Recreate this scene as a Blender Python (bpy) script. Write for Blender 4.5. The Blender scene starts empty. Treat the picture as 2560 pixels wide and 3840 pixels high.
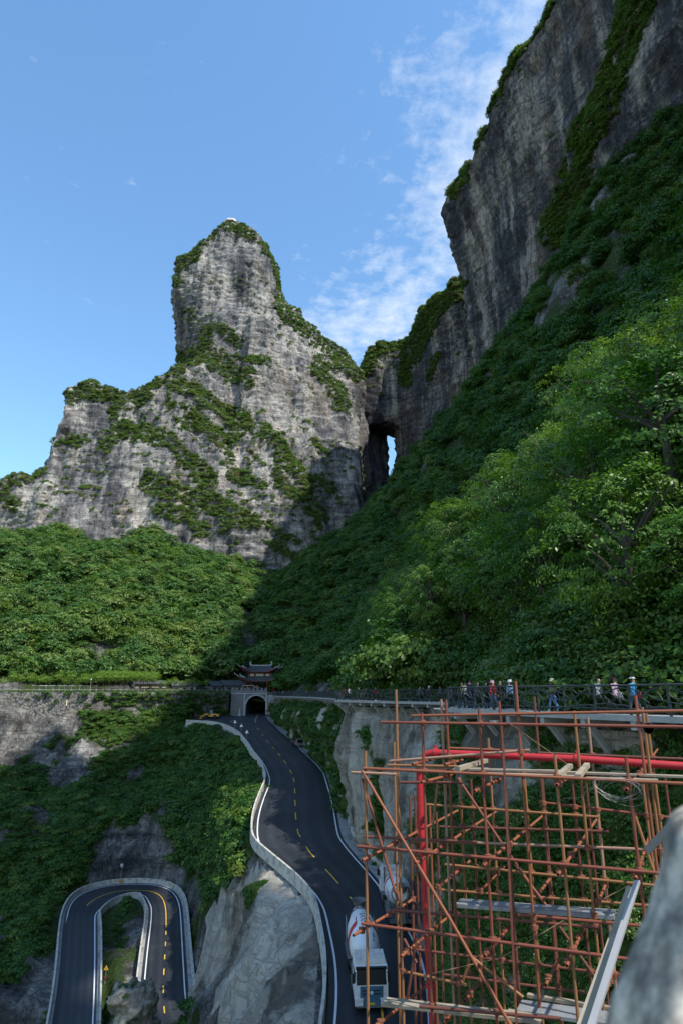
import bpy, bmesh, math, random
import numpy as np
from mathutils import Vector, Matrix, Euler

# ------------------------------------------------------------------ camera, sky, sun, exposure
S = bpy.context.scene
COL = S.collection
FPX = 2350.0                       # focal length in photo pixels (frame 2560 x 3840)
PITCH = math.radians(16.1)
CP, SP = math.cos(PITCH), math.sin(PITCH)
SUN_AZ, SUN_EL = math.radians(130), math.radians(54)   # azimuth clockwise from +Y (view direction)

cam_d = bpy.data.cameras.new('camera'); cam = bpy.data.objects.new('camera', cam_d); COL.objects.link(cam)
cam_d.sensor_fit = 'VERTICAL'; cam_d.sensor_height = 36.0; cam_d.sensor_width = 24.0
cam_d.lens = FPX / 3840 * 36.0
cam.rotation_euler = (math.pi / 2 + PITCH, 0, 0)
cam_d.clip_start = 0.1; cam_d.clip_end = 9000
cam_d.dof.use_dof = True; cam_d.dof.focus_distance = 40.0; cam_d.dof.aperture_fstop = 3.5
S.camera = cam

world = bpy.data.worlds.new('World'); S.world = world; world.use_nodes = True
wn = world.node_tree.nodes; wl = world.node_tree.links
for n in list(wn): wn.remove(n)
def N(t, nodes=None, **kw):
    n = (nodes or wn).new(t)
    for k, v in kw.items(): setattr(n, k, v)
    return n
w_out = N('ShaderNodeOutputWorld'); w_bg = N('ShaderNodeBackground'); w_bg.inputs['Strength'].default_value = 0.15
sky = N('ShaderNodeTexSky', sky_type='NISHITA', sun_disc=False)
sky.sun_elevation = SUN_EL; sky.sun_rotation = SUN_AZ
sky.altitude = 0; sky.air_density = 1.5; sky.dust_density = 0.1; sky.ozone_density = 2.0
# thin cirrocumulus band: noise on a flat cloud deck, in the world's direction space
tc = N('ShaderNodeTexCoord'); sep = N('ShaderNodeSeparateXYZ'); wl.new(tc.outputs['Generated'], sep.inputs[0])
def M2(op, a, b=None, nodes=None, links=None, clamp=False):
    nodes = nodes or wn; links = links or wl
    m = nodes.new('ShaderNodeMath'); m.operation = op; m.use_clamp = clamp
    for i, x in enumerate((a, b)):
        if x is None: continue
        if isinstance(x, (int, float)): m.inputs[i].default_value = x
        else: links.new(x, m.inputs[i])
    return m.outputs[0]
zc = M2('MAXIMUM', sep.outputs[2], 0.03)
px_ = M2('DIVIDE', sep.outputs[0], zc); py_ = M2('DIVIDE', sep.outputs[1], zc)
comb = N('ShaderNodeCombineXYZ'); wl.new(px_, comb.inputs[0]); wl.new(py_, comb.inputs[1])
def wnoise(scale, detail, rough, off=0.0):
    mp = N('ShaderNodeMapping'); wl.new(comb.outputs[0], mp.inputs[0]); mp.inputs['Location'].default_value = (off, off * 1.7, 0)
    t = N('ShaderNodeTexNoise'); wl.new(mp.outputs[0], t.inputs['Vector'])
    t.inputs['Scale'].default_value = scale; t.inputs['Detail'].default_value = detail; t.inputs['Roughness'].default_value = rough
    return t.outputs['Fac']
CL_A, CL_B, CL_C, CL_W = 1.0, 0.33, -0.57, 0.29    # band: A*x + B*y + C = 0 on the deck, half width W
band = M2('ADD', M2('ADD', M2('MULTIPLY', px_, CL_A), M2('MULTIPLY', py_, CL_B)), CL_C)
band = M2('ADD', band, M2('MULTIPLY', M2('SUBTRACT', wnoise(1.3, 2, .5, 3.1), .5), .55))
bandm = M2('SUBTRACT', 1.0, M2('DIVIDE', M2('ABSOLUTE', band), M2('ADD', M2('MULTIPLY', py_, .18), .12)), clamp=True)
puff = M2('MULTIPLY', wnoise(22, 6, .62, 1.3), .48)
puff = M2('ADD', puff, M2('MULTIPLY', wnoise(5.5, 6, .62, 7.7), .52))
cover = M2('ADD', M2('SUBTRACT', puff, .60), M2('MULTIPLY', bandm, .27))
cover = M2('MULTIPLY', cover, 3.0, clamp=True)
cover = M2('MULTIPLY', cover, .80)
mixc = N('ShaderNodeMix', data_type='RGBA'); wl.new(cover, mixc.inputs[0])
tint = N('ShaderNodeMix', data_type='RGBA', blend_type='MULTIPLY'); tint.inputs[0].default_value = 1.0
wl.new(sky.outputs[0], tint.inputs[6]); tint.inputs[7].default_value = (.77, 1.0, 1.15, 1)
wl.new(tint.outputs[2], mixc.inputs[6]); mixc.inputs[7].default_value = (4.6, 5.0, 5.5, 1)
wl.new(mixc.outputs[2], w_bg.inputs['Color']); wl.new(w_bg.outputs[0], w_out.inputs[0])

sun_d = bpy.data.lights.new('sun', 'SUN'); sun = bpy.data.objects.new('sun', sun_d); COL.objects.link(sun)
sun_d.energy = 4.5; sun_d.angle = math.radians(0.5); sun_d.color = (1.0, 0.95, 0.87)
sdir = Vector((math.sin(SUN_AZ) * math.cos(SUN_EL), math.cos(SUN_AZ) * math.cos(SUN_EL), math.sin(SUN_EL)))
sun.rotation_euler = sdir.to_track_quat('Z', 'Y').to_euler()
S.view_settings.view_transform = 'Standard'; S.view_settings.look = 'None'
S.view_settings.exposure = 0.52; S.view_settings.gamma = 1.0; S.view_settings.use_curve_mapping = False
S.render.engine = 'CYCLES'
S.cycles.max_bounces = 4; S.cycles.diffuse_bounces = 2; S.cycles.glossy_bounces = 2; S.cycles.transmission_bounces = 2; S.cycles.transparent_max_bounces = 2
S.cycles.use_denoising = True

# ------------------------------------------------------------------ helpers
def ray(u, v):
    a, b = u - 1280.0, 1920.0 - v
    return np.array([a, FPX * CP - b * SP, FPX * SP + b * CP])
def px(u, v, y):
    d = ray(u, v); return d * (y / d[1])
def pz(u, v, z):
    d = ray(u, v); return d * (z / d[2])
def plin(u, v, a, b):                 # on the inclined plane z = a + b*y
    d = ray(u, v); return d * (a / (d[2] - b * d[1]))
def proj(P):
    P = np.asarray(P, float); dep = P[..., 1] * CP + P[..., 2] * SP
    dep = np.where(np.abs(dep) < 1e-6, 1e-6, dep)
    return 1280 + FPX * P[..., 0] / dep, 1920 - FPX * (-P[..., 1] * SP + P[..., 2] * CP) / dep, dep

def _h(ix, iy, iz, seed):
    n = (ix.astype(np.int64) * 374761393 + iy.astype(np.int64) * 668265263 + iz.astype(np.int64) * 1274126177 + seed * 974711) & 0xffffffff
    n = ((n ^ (n >> 13)) * 1274126177) & 0xffffffff
    n = n ^ (n >> 16)
    return (n & 0xffff) / 32767.5 - 1.0
def vnoise(p, seed=0):
    i = np.floor(p).astype(np.int64); f = p - i; f = f * f * (3 - 2 * f)
    r = 0
    for dx in (0, 1):
        wx = f[:, 0] if dx else 1 - f[:, 0]
        for dy in (0, 1):
            wy = f[:, 1] if dy else 1 - f[:, 1]
            for dz in (0, 1):
                wz = f[:, 2] if dz else 1 - f[:, 2]
                r = r + wx * wy * wz * _h(i[:, 0] + dx, i[:, 1] + dy, i[:, 2] + dz, seed)
    return r
def fbm(p, octv=4, seed=0, gain=.5):
    r = 0; a = 1.0; q = np.array(p, float)
    for o in range(octv):
        r = r + a * vnoise(q, seed + o * 17); a *= gain; q = q * 2.03 + 11.3
    return r

def tag(o, label=None, cat=None, group=None, kind=None):
    if label: o['label'] = label
    if cat: o['category'] = cat
    if group: o['group'] = group
    if kind: o['kind'] = kind
    return o
def link(o, parent=None):
    COL.objects.link(o)
    if parent is not None: o.parent = parent
    return o
def empty(name, loc=(0, 0, 0), rz=0.0):
    o = bpy.data.objects.new(name, None); o.location = loc; o.rotation_euler = (0, 0, rz); o.empty_display_size = .3
    return link(o)
def np_mesh(name, verts, faces, mats=(), smooth=False):
    """faces: int array (n,3) or (n,4)"""
    me = bpy.data.meshes.new(name)
    verts = np.asarray(verts, np.float32); faces = np.asarray(faces, np.int32)
    me.vertices.add(len(verts)); me.vertices.foreach_set('co', verts.ravel())
    k = faces.shape[1]
    me.loops.add(faces.size); me.loops.foreach_set('vertex_index', faces.ravel())
    me.polygons.add(len(faces)); me.polygons.foreach_set('loop_start', np.arange(len(faces), dtype=np.int32) * k)
    me.update(calc_edges=True)
    for m in mats: me.materials.append(m)
    if smooth: me.polygons.foreach_set('use_smooth', np.ones(len(faces), bool))
    return me
def grid_faces(nr, nc):
    i = np.arange((nr - 1) * (nc - 1)); r = i // (nc - 1); c = i % (nc - 1)
    a = r * nc + c
    return np.stack([a, a + 1, a + nc + 1, a + nc], 1)
def attr(me, name, vals):
    a = me.attributes.new(name, 'FLOAT', 'POINT'); a.data.foreach_set('value', np.asarray(vals, np.float32))

class MB:
    """collects shapes into one mesh"""
    def __init__(s): s.v = []; s.f = []; s.m = []; s.mi = 0
    def add(s, vs, fs):
        o = len(s.v); s.v += [tuple(map(float, v)) for v in vs]; s.f += [tuple(i + o for i in f) for f in fs]; s.m += [s.mi] * len(fs)
        return s
    def box(s, c, d, rz=0.0, tilt=None):
        hx, hy, hz = d[0] / 2, d[1] / 2, d[2] / 2
        M = Matrix.Rotation(rz, 3, 'Z') if tilt is None else tilt
        vs = [Vector(c) + M @ Vector((x, y, z)) for x in (-hx, hx) for y in (-hy, hy) for z in (-hz, hz)]
        return s.add(vs, [(0, 1, 3, 2), (4, 6, 7, 5), (0, 4, 5, 1), (2, 3, 7, 6), (0, 2, 6, 4), (1, 5, 7, 3)])
    def beam(s, a, b, w, h, up=(0, 0, 1)):
        a, b = Vector(a), Vector(b); d = b - a; L = d.length; d.normalize()
        x = d.cross(Vector(up)); 
        if x.length < 1e-4: x = Vector((1, 0, 0))
        x.normalize(); z = x.cross(d)
        M = Matrix((x, d, z)).transposed()
        return s.box((a + b) / 2, (w, L, h), tilt=M)
    def tube(s, pts, r, n=8, cap=True, hollow=False):
        pts = [Vector(p) for p in pts]; rs = r if isinstance(r, (list, tuple)) else [r] * len(pts)
        vs = []; fs = []; px0 = None
        for i, p in enumerate(pts):
            d = (pts[min(i + 1, len(pts) - 1)] - pts[max(i - 1, 0)]).normalized()
            if px0 is None:
                x = d.orthogonal().normalized()
            else:
                x = (px0 - d * px0.dot(d)).normalized()
            px0 = x; y = d.cross(x)
            for k in range(n):
                a = 2 * math.pi * k / n; vs.append(p + (x * math.cos(a) + y * math.sin(a)) * rs[i])
        for i in range(len(pts) - 1):
            for k in range(n):
                k2 = (k + 1) % n; fs.append((i * n + k, i * n + k2, (i + 1) * n + k2, (i + 1) * n + k))
        if cap: fs.append(tuple(range(n - 1, -1, -1))); fs.append(tuple((len(pts) - 1) * n + k for k in range(n)))
        return s.add(vs, fs)
    def cyl(s, c, r, h, n=16, axis='Z', r2=None):
        c = Vector(c); a = {'X': Vector((1, 0, 0)), 'Y': Vector((0, 1, 0)), 'Z': Vector((0, 0, 1))}[axis]
        return s.tube([c - a * h / 2, c + a * h / 2], [r, r2 if r2 is not None else r], n)
    def lathe(s, prof, c=(0, 0, 0), n=20, axis='Z'):
        vs = []; fs = []
        for r, h in prof:
            for k in range(n):
                a = 2 * math.pi * k / n
                p = (r * math.cos(a), r * math.sin(a), h)
                if axis == 'X': p = (p[2], p[0], p[1])
                if axis == 'Y': p = (p[1], p[2], p[0])
                vs.append(Vector(c) + Vector(p))
        for i in range(len(prof) - 1):
            for k in range(n):
                k2 = (k + 1) % n; fs.append((i * n + k, i * n + k2, (i + 1) * n + k2, (i + 1) * n + k))
        fs.append(tuple(range(n - 1, -1, -1))); fs.append(tuple((len(prof) - 1) * n + k for k in range(n)))
        return s.add(vs, fs)
    def prism(s, poly, h0, h1, axis='Z'):
        """polygon (2D) extruded between h0 and h1 along axis"""
        n = len(poly)
        def P(a, b, h): return {'Z': (a, b, h), 'Y': (a, h, b), 'X': (h, a, b)}[axis]
        vs = [P(a, b, h0) for a, b in poly] + [P(a, b, h1) for a, b in poly]
        fs = [tuple(range(n)), tuple(range(2 * n - 1, n - 1, -1))] + [(i, i + n, (i + 1) % n + n, (i + 1) % n) for i in range(n)]
        return s.add(vs, fs)
    def mesh(s, name, mats=(), smooth=False):
        me = bpy.data.meshes.new(name); me.from_pydata(s.v, [], s.f)
        for m in (mats if isinstance(mats, (list, tuple)) else [mats]): me.materials.append(m)
        if any(s.m): me.polygons.foreach_set('material_index', s.m)
        bm = bmesh.new(); bm.from_mesh(me); bmesh.ops.recalc_face_normals(bm, faces=bm.faces); bm.to_mesh(me); bm.free()
        if smooth:
            me.polygons.foreach_set('use_smooth', [True] * len(me.polygons))
            try: me.set_sharp_from_angle(angle=math.radians(40))
            except Exception: pass
        me.update(); return me
    def build(s, name, mats=(), parent=None, smooth=False):
        return link(bpy.data.objects.new(name, s.mesh(name, mats, smooth)), parent)
def copy_tree(o, parent=None):
    c = o.copy(); COL.objects.link(c); c.parent = parent
    for ch in list(o.children): copy_tree(ch, c)
    return c

# ------------------------------------------------------------------ materials
def new_mat(name):
    m = bpy.data.materials.new(name); m.use_nodes = True
    nt = m.node_tree; b = nt.nodes['Principled BSDF']; return m, nt.nodes, nt.links, b
def tnoise(nodes, links, scale, detail=4, rough=.55, mscale=(1, 1, 1), dist=0.0, coord='Object'):
    t = nodes.new('ShaderNodeTexCoord'); mp = nodes.new('ShaderNodeMapping'); mp.inputs['Scale'].default_value = mscale
    links.new(t.outputs[coord], mp.inputs[0]); n = nodes.new('ShaderNodeTexNoise'); links.new(mp.outputs[0], n.inputs['Vector'])
    n.inputs['Scale'].default_value = scale; n.inputs['Detail'].default_value = detail; n.inputs['Roughness'].default_value = rough
    n.inputs['Distortion'].default_value = dist
    return n.outputs['Fac']
def ramp(nodes, links, fac, stops):
    r = nodes.new('ShaderNodeValToRGB'); e = r.color_ramp.elements
    while len(e) < len(stops): e.new(.5)
    for i, (p, c) in enumerate(stops):
        e[i].position = p; e[i].color = (c[0], c[1], c[2], 1) if isinstance(c, (tuple, list)) else (c, c, c, 1)
    links.new(fac, r.inputs[0]); return r.outputs[0]
def mixrgb(nodes, links, fac, a, b, mode='MIX'):
    m = nodes.new('ShaderNodeMix'); m.data_type = 'RGBA'; m.blend_type = mode
    for sock, x in ((m.inputs[0], fac), (m.inputs[6], a), (m.inputs[7], b)):
        if isinstance(x, (int, float)): sock.default_value = x
        elif isinstance(x, tuple): sock.default_value = (*x, 1)
        else: links.new(x, sock)
    return m.outputs[2]
def bump(nodes, links, b, heights, dist=.3, strength=.8):
    prev = None
    for h, d in heights:
        bp = nodes.new('ShaderNodeBump'); bp.inputs['Strength'].default_value = strength; bp.inputs['Distance'].default_value = d
        links.new(h, bp.inputs['Height'])
        if prev: links.new(prev, bp.inputs['Normal'])
        prev = bp.outputs[0]
    links.new(prev, b.inputs['Normal'])
def flat_mat(name, col, rough=.6, metal=0.0, var=.12, scale=3.0, spec=.3, dirt=None, dirt_scale=1.0, dirt_amt=.5):
    m, n, l, b = new_mat(name)
    f = tnoise(n, l, scale, 5, .6)
    c = mixrgb(n, l, f, tuple(x * (1 - var) for x in col), tuple(min(1, x * (1 + var)) for x in col))
    if dirt:
        g = ramp(n, l, tnoise(n, l, dirt_scale, 6, .65), [(.48, 0), (.66, 1)])
        c = mixrgb(n, l, M2('MULTIPLY', g, dirt_amt, n, l), c, dirt)
    l.new(c, b.inputs['Base Color']); b.inputs['Roughness'].default_value = rough
    b.inputs['Metallic'].default_value = metal; b.inputs['Specular IOR Level'].default_value = spec
    return m
def rock_mat(name, dark, mid, light, warm, sc=1.0, streak=.55, warm_amt=.5, bumpd=(1.2, .5), rough=.9, green=None, strata=.4, stops=(.16, .44, .78), tone=0.0, crackc=.6):
    m, n, l, b = new_mat(name)
    big = tnoise(n, l, .012 * sc, 4, .6)
    st = tnoise(n, l, .085 * sc, 6, .65, (1, 1, .10), .4)             # vertical wash streaks
    st2 = tnoise(n, l, .33 * sc, 5, .6, (1, 1, .07))
    bed = tnoise(n, l, .22 * sc, 4, .6, (.10, .10, 1.0), .3)          # bedding
    fine = tnoise(n, l, .55 * sc, 8, .7)
    k = M2('ADD', M2('MULTIPLY', st, streak, n, l), M2('MULTIPLY', big, .35, n, l), n, l)
    k = M2('ADD', k, M2('MULTIPLY', st2, .28, n, l), n, l)
    k = M2('ADD', k, M2('MULTIPLY', bed, strata, n, l), n, l)
    k = M2('ADD', k, M2('MULTIPLY', fine, .42, n, l), n, l)
    tot = (streak + .35 + .28 + strata + .42) * .5
    k = M2('ADD', M2('MULTIPLY', M2('SUBTRACT', k, tot, n, l), 1.9, n, l), .5, n, l)
    if tone:
        ta = n.new('ShaderNodeAttribute'); ta.attribute_name = 'tone'
        k = M2('ADD', k, M2('MULTIPLY', ta.outputs['Fac'], tone, n, l), n, l)
    c = ramp(n, l, k, [(stops[0], dark), (stops[1], mid), (stops[2], light)])
    wm = ramp(n, l, tnoise(n, l, .05 * sc, 5, .6, (1, 1, .18), .6), [(.52, 0), (.72, 1)])
    c = mixrgb(n, l, M2('MULTIPLY', wm, warm_amt, n, l), c, warm)
    def ridge(fac, w): return ramp(n, l, M2('ABSOLUTE', M2('SUBTRACT', fac, .5, n, l), None, n, l), [(0, 1), (w, 0)])
    frac = ridge(tnoise(n, l, .11 * sc, 5, .6, (1, 1, .16), .5), .022); joint = ridge(tnoise(n, l, .16 * sc, 5, .6, (.09, .09, 1), .3), .03); crk = ridge(tnoise(n, l, .3 * sc, 4, .55, (1, 1, .6), .3), .018)
    lines = M2('MAXIMUM', M2('MAXIMUM', frac, joint, n, l), M2('MULTIPLY', crk, .8, n, l), n, l)
    c = mixrgb(n, l, M2('MULTIPLY', lines, crackc, n, l), c, tuple(x * .45 for x in dark))
    if green:
        a = n.new('ShaderNodeAttribute'); a.attribute_name = 'veg'
        gf = ramp(n, l, M2('ADD', a.outputs['Fac'], M2('MULTIPLY', M2('SUBTRACT', fine, .5, n, l), .9, n, l), n, l), [(.42, 0), (.58, 1)])
        gc = mixrgb(n, l, tnoise(n, l, .8, 5, .7), tuple(x * .55 for x in green), tuple(x * 1.5 for x in green))
        c = mixrgb(n, l, gf, c, gc)
    l.new(c, b.inputs['Base Color']); b.inputs['Roughness'].default_value = rough; b.inputs['Specular IOR Level'].default_value = .2
    crack = tnoise(n, l, .30 * sc, 9, .68, (1, 1, .45), .8)
    bump(n, l, b, [(bed, bumpd[0]), (crack, bumpd[0] * 1.6), (lines, -bumpd[1] * 1.1 * crackc), (fine, bumpd[1])], strength=.9)
    return m
def leaf_mat(name, c1, c2, c3=None, trans=.35, rough=.5):
    m, n, l, b = new_mat(name)
    oi = n.new('ShaderNodeObjectInfo'); ge = n.new('ShaderNodeNewGeometry')
    c = mixrgb(n, l, oi.outputs['Random'], c1, c2)
    if c3: 
        f = ramp(n, l, M2('FRACT', M2('MULTIPLY', oi.outputs['Random'], 7.31, n, l), None, n, l), [(.72, 0), (.86, 1)])
        c = mixrgb(n, l, f, c, c3)
    v = M2('ADD', M2('MULTIPLY', ge.outputs['Random Per Island'], .7, n, l), .65, n, l)
    hsv = n.new('ShaderNodeHueSaturation'); l.new(c, hsv.inputs['Color']); l.new(v, hsv.inputs['Value'])
    l.new(hsv.outputs[0], b.inputs['Base Color']); b.inputs['Roughness'].default_value = rough; b.inputs['Specular IOR Level'].default_value = .35
    tr = n.new('ShaderNodeBsdfTranslucent')
    tcol = mixrgb(n, l, 1.0, hsv.outputs[0], (1.0, 1.15, .45), 'MULTIPLY'); l.new(tcol, tr.inputs[0])
    mx = n.new('ShaderNodeMixShader'); mx.inputs[0].default_value = trans
    l.new(b.outputs[0], mx.inputs[1]); l.new(tr.outputs[0], mx.inputs[2]); l.new(mx.outputs[0], n['Material Output'].inputs[0])
    return m
MAT = {}
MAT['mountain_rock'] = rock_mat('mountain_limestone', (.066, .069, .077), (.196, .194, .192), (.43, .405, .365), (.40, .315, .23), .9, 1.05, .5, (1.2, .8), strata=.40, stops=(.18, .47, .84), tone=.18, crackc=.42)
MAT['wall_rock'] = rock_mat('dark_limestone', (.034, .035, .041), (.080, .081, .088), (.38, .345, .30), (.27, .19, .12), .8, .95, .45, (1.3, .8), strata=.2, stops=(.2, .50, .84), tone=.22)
MAT['pale_rock'] = rock_mat('pale_quarried_rock', (.092, .085, .071), (.275, .255, .215), (.40, .37, .315), (.30, .245, .18), 2.0, 1.4, .5, (.12, .25), green=(.040, .070, .012), strata=.10, crackc=.3)
MAT['gorge_rock'] = rock_mat('gorge_rock', (.036, .036, .037), (.130, .127, .120), (.34, .325, .295), (.21, .165, .115), 1.6, .8, .45, (.8, .55), green=(.035, .06, .012), crackc=.5)
MAT['forest_floor'] = rock_mat('forest_floor', (.03, .032, .03), (.10, .10, .095), (.30, .29, .27), (.12, .10, .06), 1.6, .6, .4, (.6, .4), green=(.035, .055, .014))
MAT['leaf_far'] = leaf_mat('forest_leaves', (.045, .120, .022), (.095, .188, .036), (.135, .205, .046))
MAT['leaf_cliff'] = leaf_mat('cliff_shrub_leaves', (.070, .150, .018), (.125, .200, .030), (.150, .160, .042))
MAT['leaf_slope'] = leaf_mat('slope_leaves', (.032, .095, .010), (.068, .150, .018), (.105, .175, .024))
MAT['leaf_near'] = leaf_mat('broadleaf_leaves', (.068, .165, .022), (.125, .222, .036), (.155, .238, .050), .45, .40)
MAT['leaf_far2'] = leaf_mat('yellow_forest_leaves', (.105, .200, .032), (.145, .215, .042))
MAT['leaf_far3'] = leaf_mat('dark_forest_leaves', (.030, .080, .018), (.050, .105, .022))
MAT['leaf_young'] = leaf_mat('young_tree_leaves', (.15, .26, .035), (.19, .29, .045), None, .5)
MAT['leaf_bright'] = leaf_mat('bright_shrub_leaves', (.13, .19, .03), (.16, .21, .04), None, .45)
MAT['leaf_shrub'] = leaf_mat('shrub_leaves', (.045, .115, .014), (.080, .155, .022), (.105, .165, .032), .40, .4)
MAT['bark'] = flat_mat('bark', (.075, .062, .050), .9, var=.4, scale=6)
m_, n_, l_, b_ = new_mat('asphalt')
at_ = n_.new('ShaderNodeAttribute'); at_.attribute_name = 'lane'
trk = ramp(n_, l_, at_.outputs['Fac'], [(.0, .75), (.05, .15), (.13, .0), (.20, .55), (.27, .0), (.33, .0), (.40, .55), (.47, .0), (.53, .1), (.60, .55), (.67, .0), (.73, .0), (.80, .55), (.87, .0), (.95, .2), (1.0, .75)])
an_ = tnoise(n_, l_, .22, 6, .65); af_ = tnoise(n_, l_, 14, 3, .6); pt2 = ramp(n_, l_, tnoise(n_, l_, .09, 2, .4), [(.5, 0), (.515, 1)])
k_ = M2('ADD', M2('MULTIPLY', M2('MULTIPLY', trk, an_, n_, l_), .9, n_, l_), M2('MULTIPLY', pt2, .16, n_, l_), n_, l_)
k_ = M2('ADD', k_, M2('MULTIPLY', M2('SUBTRACT', af_, .5, n_, l_), .5, n_, l_), n_, l_)
l_.new(ramp(n_, l_, k_, [(.0, (.015, .017, .022)), (.35, (.028, .031, .037)), (.8, (.075, .074, .072))]), b_.inputs['Base Color']); b_.inputs['Roughness'].default_value = .58; b_.inputs['Specular IOR Level'].default_value = .32
bump(n_, l_, b_, [(af_, .01)]); MAT['asphalt'] = m_
MAT['concrete'] = flat_mat('barrier_concrete', (.47, .45, .40), .8, var=.2, scale=1.2, dirt=(.14, .13, .11), dirt_scale=1.1, dirt_amt=.75)
MAT['gutter'] = flat_mat('gutter_concrete', (.27, .27, .265), .85, var=.2, scale=1.5, dirt=(.10, .09, .07), dirt_scale=.6, dirt_amt=.7)
MAT['white_paint'] = flat_mat('white_road_paint', (.66, .67, .68), .6, var=.12, scale=2)
MAT['yellow_paint'] = flat_mat('yellow_road_paint', (.62, .38, .035), .6, var=.12, scale=2)
# ------------------------------------------------------------------ terrain tools
rng = np.random.default_rng(7)
def remesh(bodies, voxel):
    V = []; F = []; o = 0
    for v, f in bodies:
        V.append(np.asarray(v, float)); F += [tuple(i + o for i in q) for q in f]; o += len(v)
    me = bpy.data.meshes.new('tmp'); me.from_pydata(np.concatenate(V).tolist(), [], F)
    bm = bmesh.new(); bm.from_mesh(me); bmesh.ops.recalc_face_normals(bm, faces=bm.faces); bm.to_mesh(me); bm.free()
    ob = bpy.data.objects.new('tmp', me); COL.objects.link(ob)
    md = ob.modifiers.new('r', 'REMESH'); md.mode = 'VOXEL'; md.voxel_size = voxel; md.adaptivity = 0
    dg = bpy.context.evaluated_depsgraph_get(); dg.update()
    ev = ob.evaluated_get(dg); m2 = ev.to_mesh()
    n = len(m2.vertices); co = np.empty(n * 3); m2.vertices.foreach_get('co', co)
    nf = len(m2.polygons); ls = np.empty(nf, np.int32); lt = np.empty(nf, np.int32); m2.polygons.foreach_get('loop_start', ls); m2.polygons.foreach_get('loop_total', lt)
    li = np.empty(len(m2.loops), np.int32); m2.loops.foreach_get('vertex_index', li)
    q = ls[lt == 4]; faces = li[q[:, None] + np.arange(4)]
    ev.to_mesh_clear(); bpy.data.objects.remove(ob); bpy.data.meshes.remove(me)
    return co.reshape(-1, 3), faces
def vnormals(V, F):
    n = np.cross(V[F[:, 2]] - V[F[:, 0]], V[F[:, 3]] - V[F[:, 1]])
    N_ = np.zeros_like(V)
    for k in range(4): np.add.at(N_, F[:, k], n)
    return N_ / np.maximum(np.linalg.norm(N_, axis=1, keepdims=True), 1e-9), n
def smooth_mesh(V, F, it=2):
    V = V.copy()
    for _ in range(it):
        A = np.zeros_like(V); c = np.zeros(len(V))
        for a, b in ((0, 1), (1, 2), (2, 3), (3, 0)):
            np.add.at(A, F[:, a], V[F[:, b]]); np.add.at(A, F[:, b], V[F[:, a]])
            np.add.at(c, F[:, a], 1); np.add.at(c, F[:, b], 1)
        V = V * .4 + .6 * A / np.maximum(c, 1)[:, None]
    return V
def relief(cols, zb, yfb, back, ex=1.3, K=6):
    """body under a skyline: cols = (u, v, y) skyline pixels at depth y; front face runs from (yfb, zb) up to it"""
    vs = []; n = K + 3
    for i, (u, v, y) in enumerate(cols):
        x, _, zt = px(u, v, y); yb = yfb[i] if isinstance(yfb, (list, tuple)) else yfb
        for k in range(K + 1):
            t = k / K; vs.append((x, yb + (y - yb) * t ** ex, zb + (zt - zb) * t))
        vs += [(x, y + back, zt), (x, y + back, zb)]
    fs = [tuple(range(n)), tuple((len(cols) - 1) * n + k for k in range(n - 1, -1, -1))]
    for i in range(len(cols) - 1):
        for k in range(n):
            k2 = (k + 1) % n; fs.append((i * n + k, (i + 1) * n + k, (i + 1) * n + k2, i * n + k2))
    return vs, fs
def loft(secs):
    n = len(secs[0]); vs = [p for s_ in secs for p in s_]
    fs = [tuple(range(n)), tuple((len(secs) - 1) * n + k for k in range(n - 1, -1, -1))]
    for i in range(len(secs) - 1):
        for k in range(n):
            k2 = (k + 1) % n; fs.append((i * n + k, (i + 1) * n + k, (i + 1) * n + k2, i * n + k2))
    return vs, fs
def rbf(pts):
    P = np.array(pts, float); X = P[:, :2]
    D = np.linalg.norm(X[:, None] - X[None], axis=2)
    A = np.zeros((len(P) + 3,) * 2); A[:len(P), :len(P)] = D + np.eye(len(P)) * 1e-6
    Q = np.c_[np.ones(len(P)), X]; A[:len(P), len(P):] = Q; A[len(P):, :len(P)] = Q.T
    w = np.linalg.lstsq(A, np.r_[P[:, 2], 0, 0, 0], rcond=None)[0]
    def f(x, y):
        s_ = np.shape(x); q = np.stack([np.ravel(x), np.ravel(y)], 1); out = np.empty(len(q))
        for i in range(0, len(q), 20000):
            c = q[i:i + 20000]; D = np.linalg.norm(c[:, None] - X[None], axis=2)
            out[i:i + 20000] = D @ w[:len(P)] + w[len(P)] + c @ w[len(P) + 1:]
        return out.reshape(s_)
    return f
def polymask(u, v, polys):
    """distance-based coverage 0..1 for strokes: (points, half width)"""
    best = np.full(u.shape, -9.0)
    for pts, w in polys:
        for (ax, ay), (bx, by) in zip(pts[:-1], pts[1:]):
            dx, dy = bx - ax, by - ay; L = max(dx * dx + dy * dy, 1e-6)
            t = np.clip(((u - ax) * dx + (v - ay) * dy) / L, 0, 1)
            d = np.hypot(u - ax - t * dx, v - ay - t * dy)
            best = np.maximum(best, 1 - d / w)
    return best
def inpoly(u, v, poly):
    c = np.zeros(u.shape, bool); n = len(poly)
    for i in range(n):
        x1, y1 = poly[i]; x2, y2 = poly[(i + 1) % n]
        cond = ((y1 > v) != (y2 > v)) & (u < (x2 - x1) * (v - y1) / ((y2 - y1) if y2 != y1 else 1e-9) + x1)
        c ^= cond
    return c
def face_points(V, F, weight, n):
    """n random points on quads, probability = area * weight"""
    a = np.linalg.norm(np.cross(V[F[:, 2]] - V[F[:, 0]], V[F[:, 3]] - V[F[:, 1]]), axis=1) * .5 * weight
    tot = a.sum()
    idx = rng.choice(len(F), int(n), p=a / tot); s_, t = rng.random((2, int(n), 1))
    Q = V[F[idx]]
    return (Q[:, 0] * (1 - s_) + Q[:, 1] * s_) * (1 - t) + (Q[:, 3] * (1 - s_) + Q[:, 2] * s_) * t, idx
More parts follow.
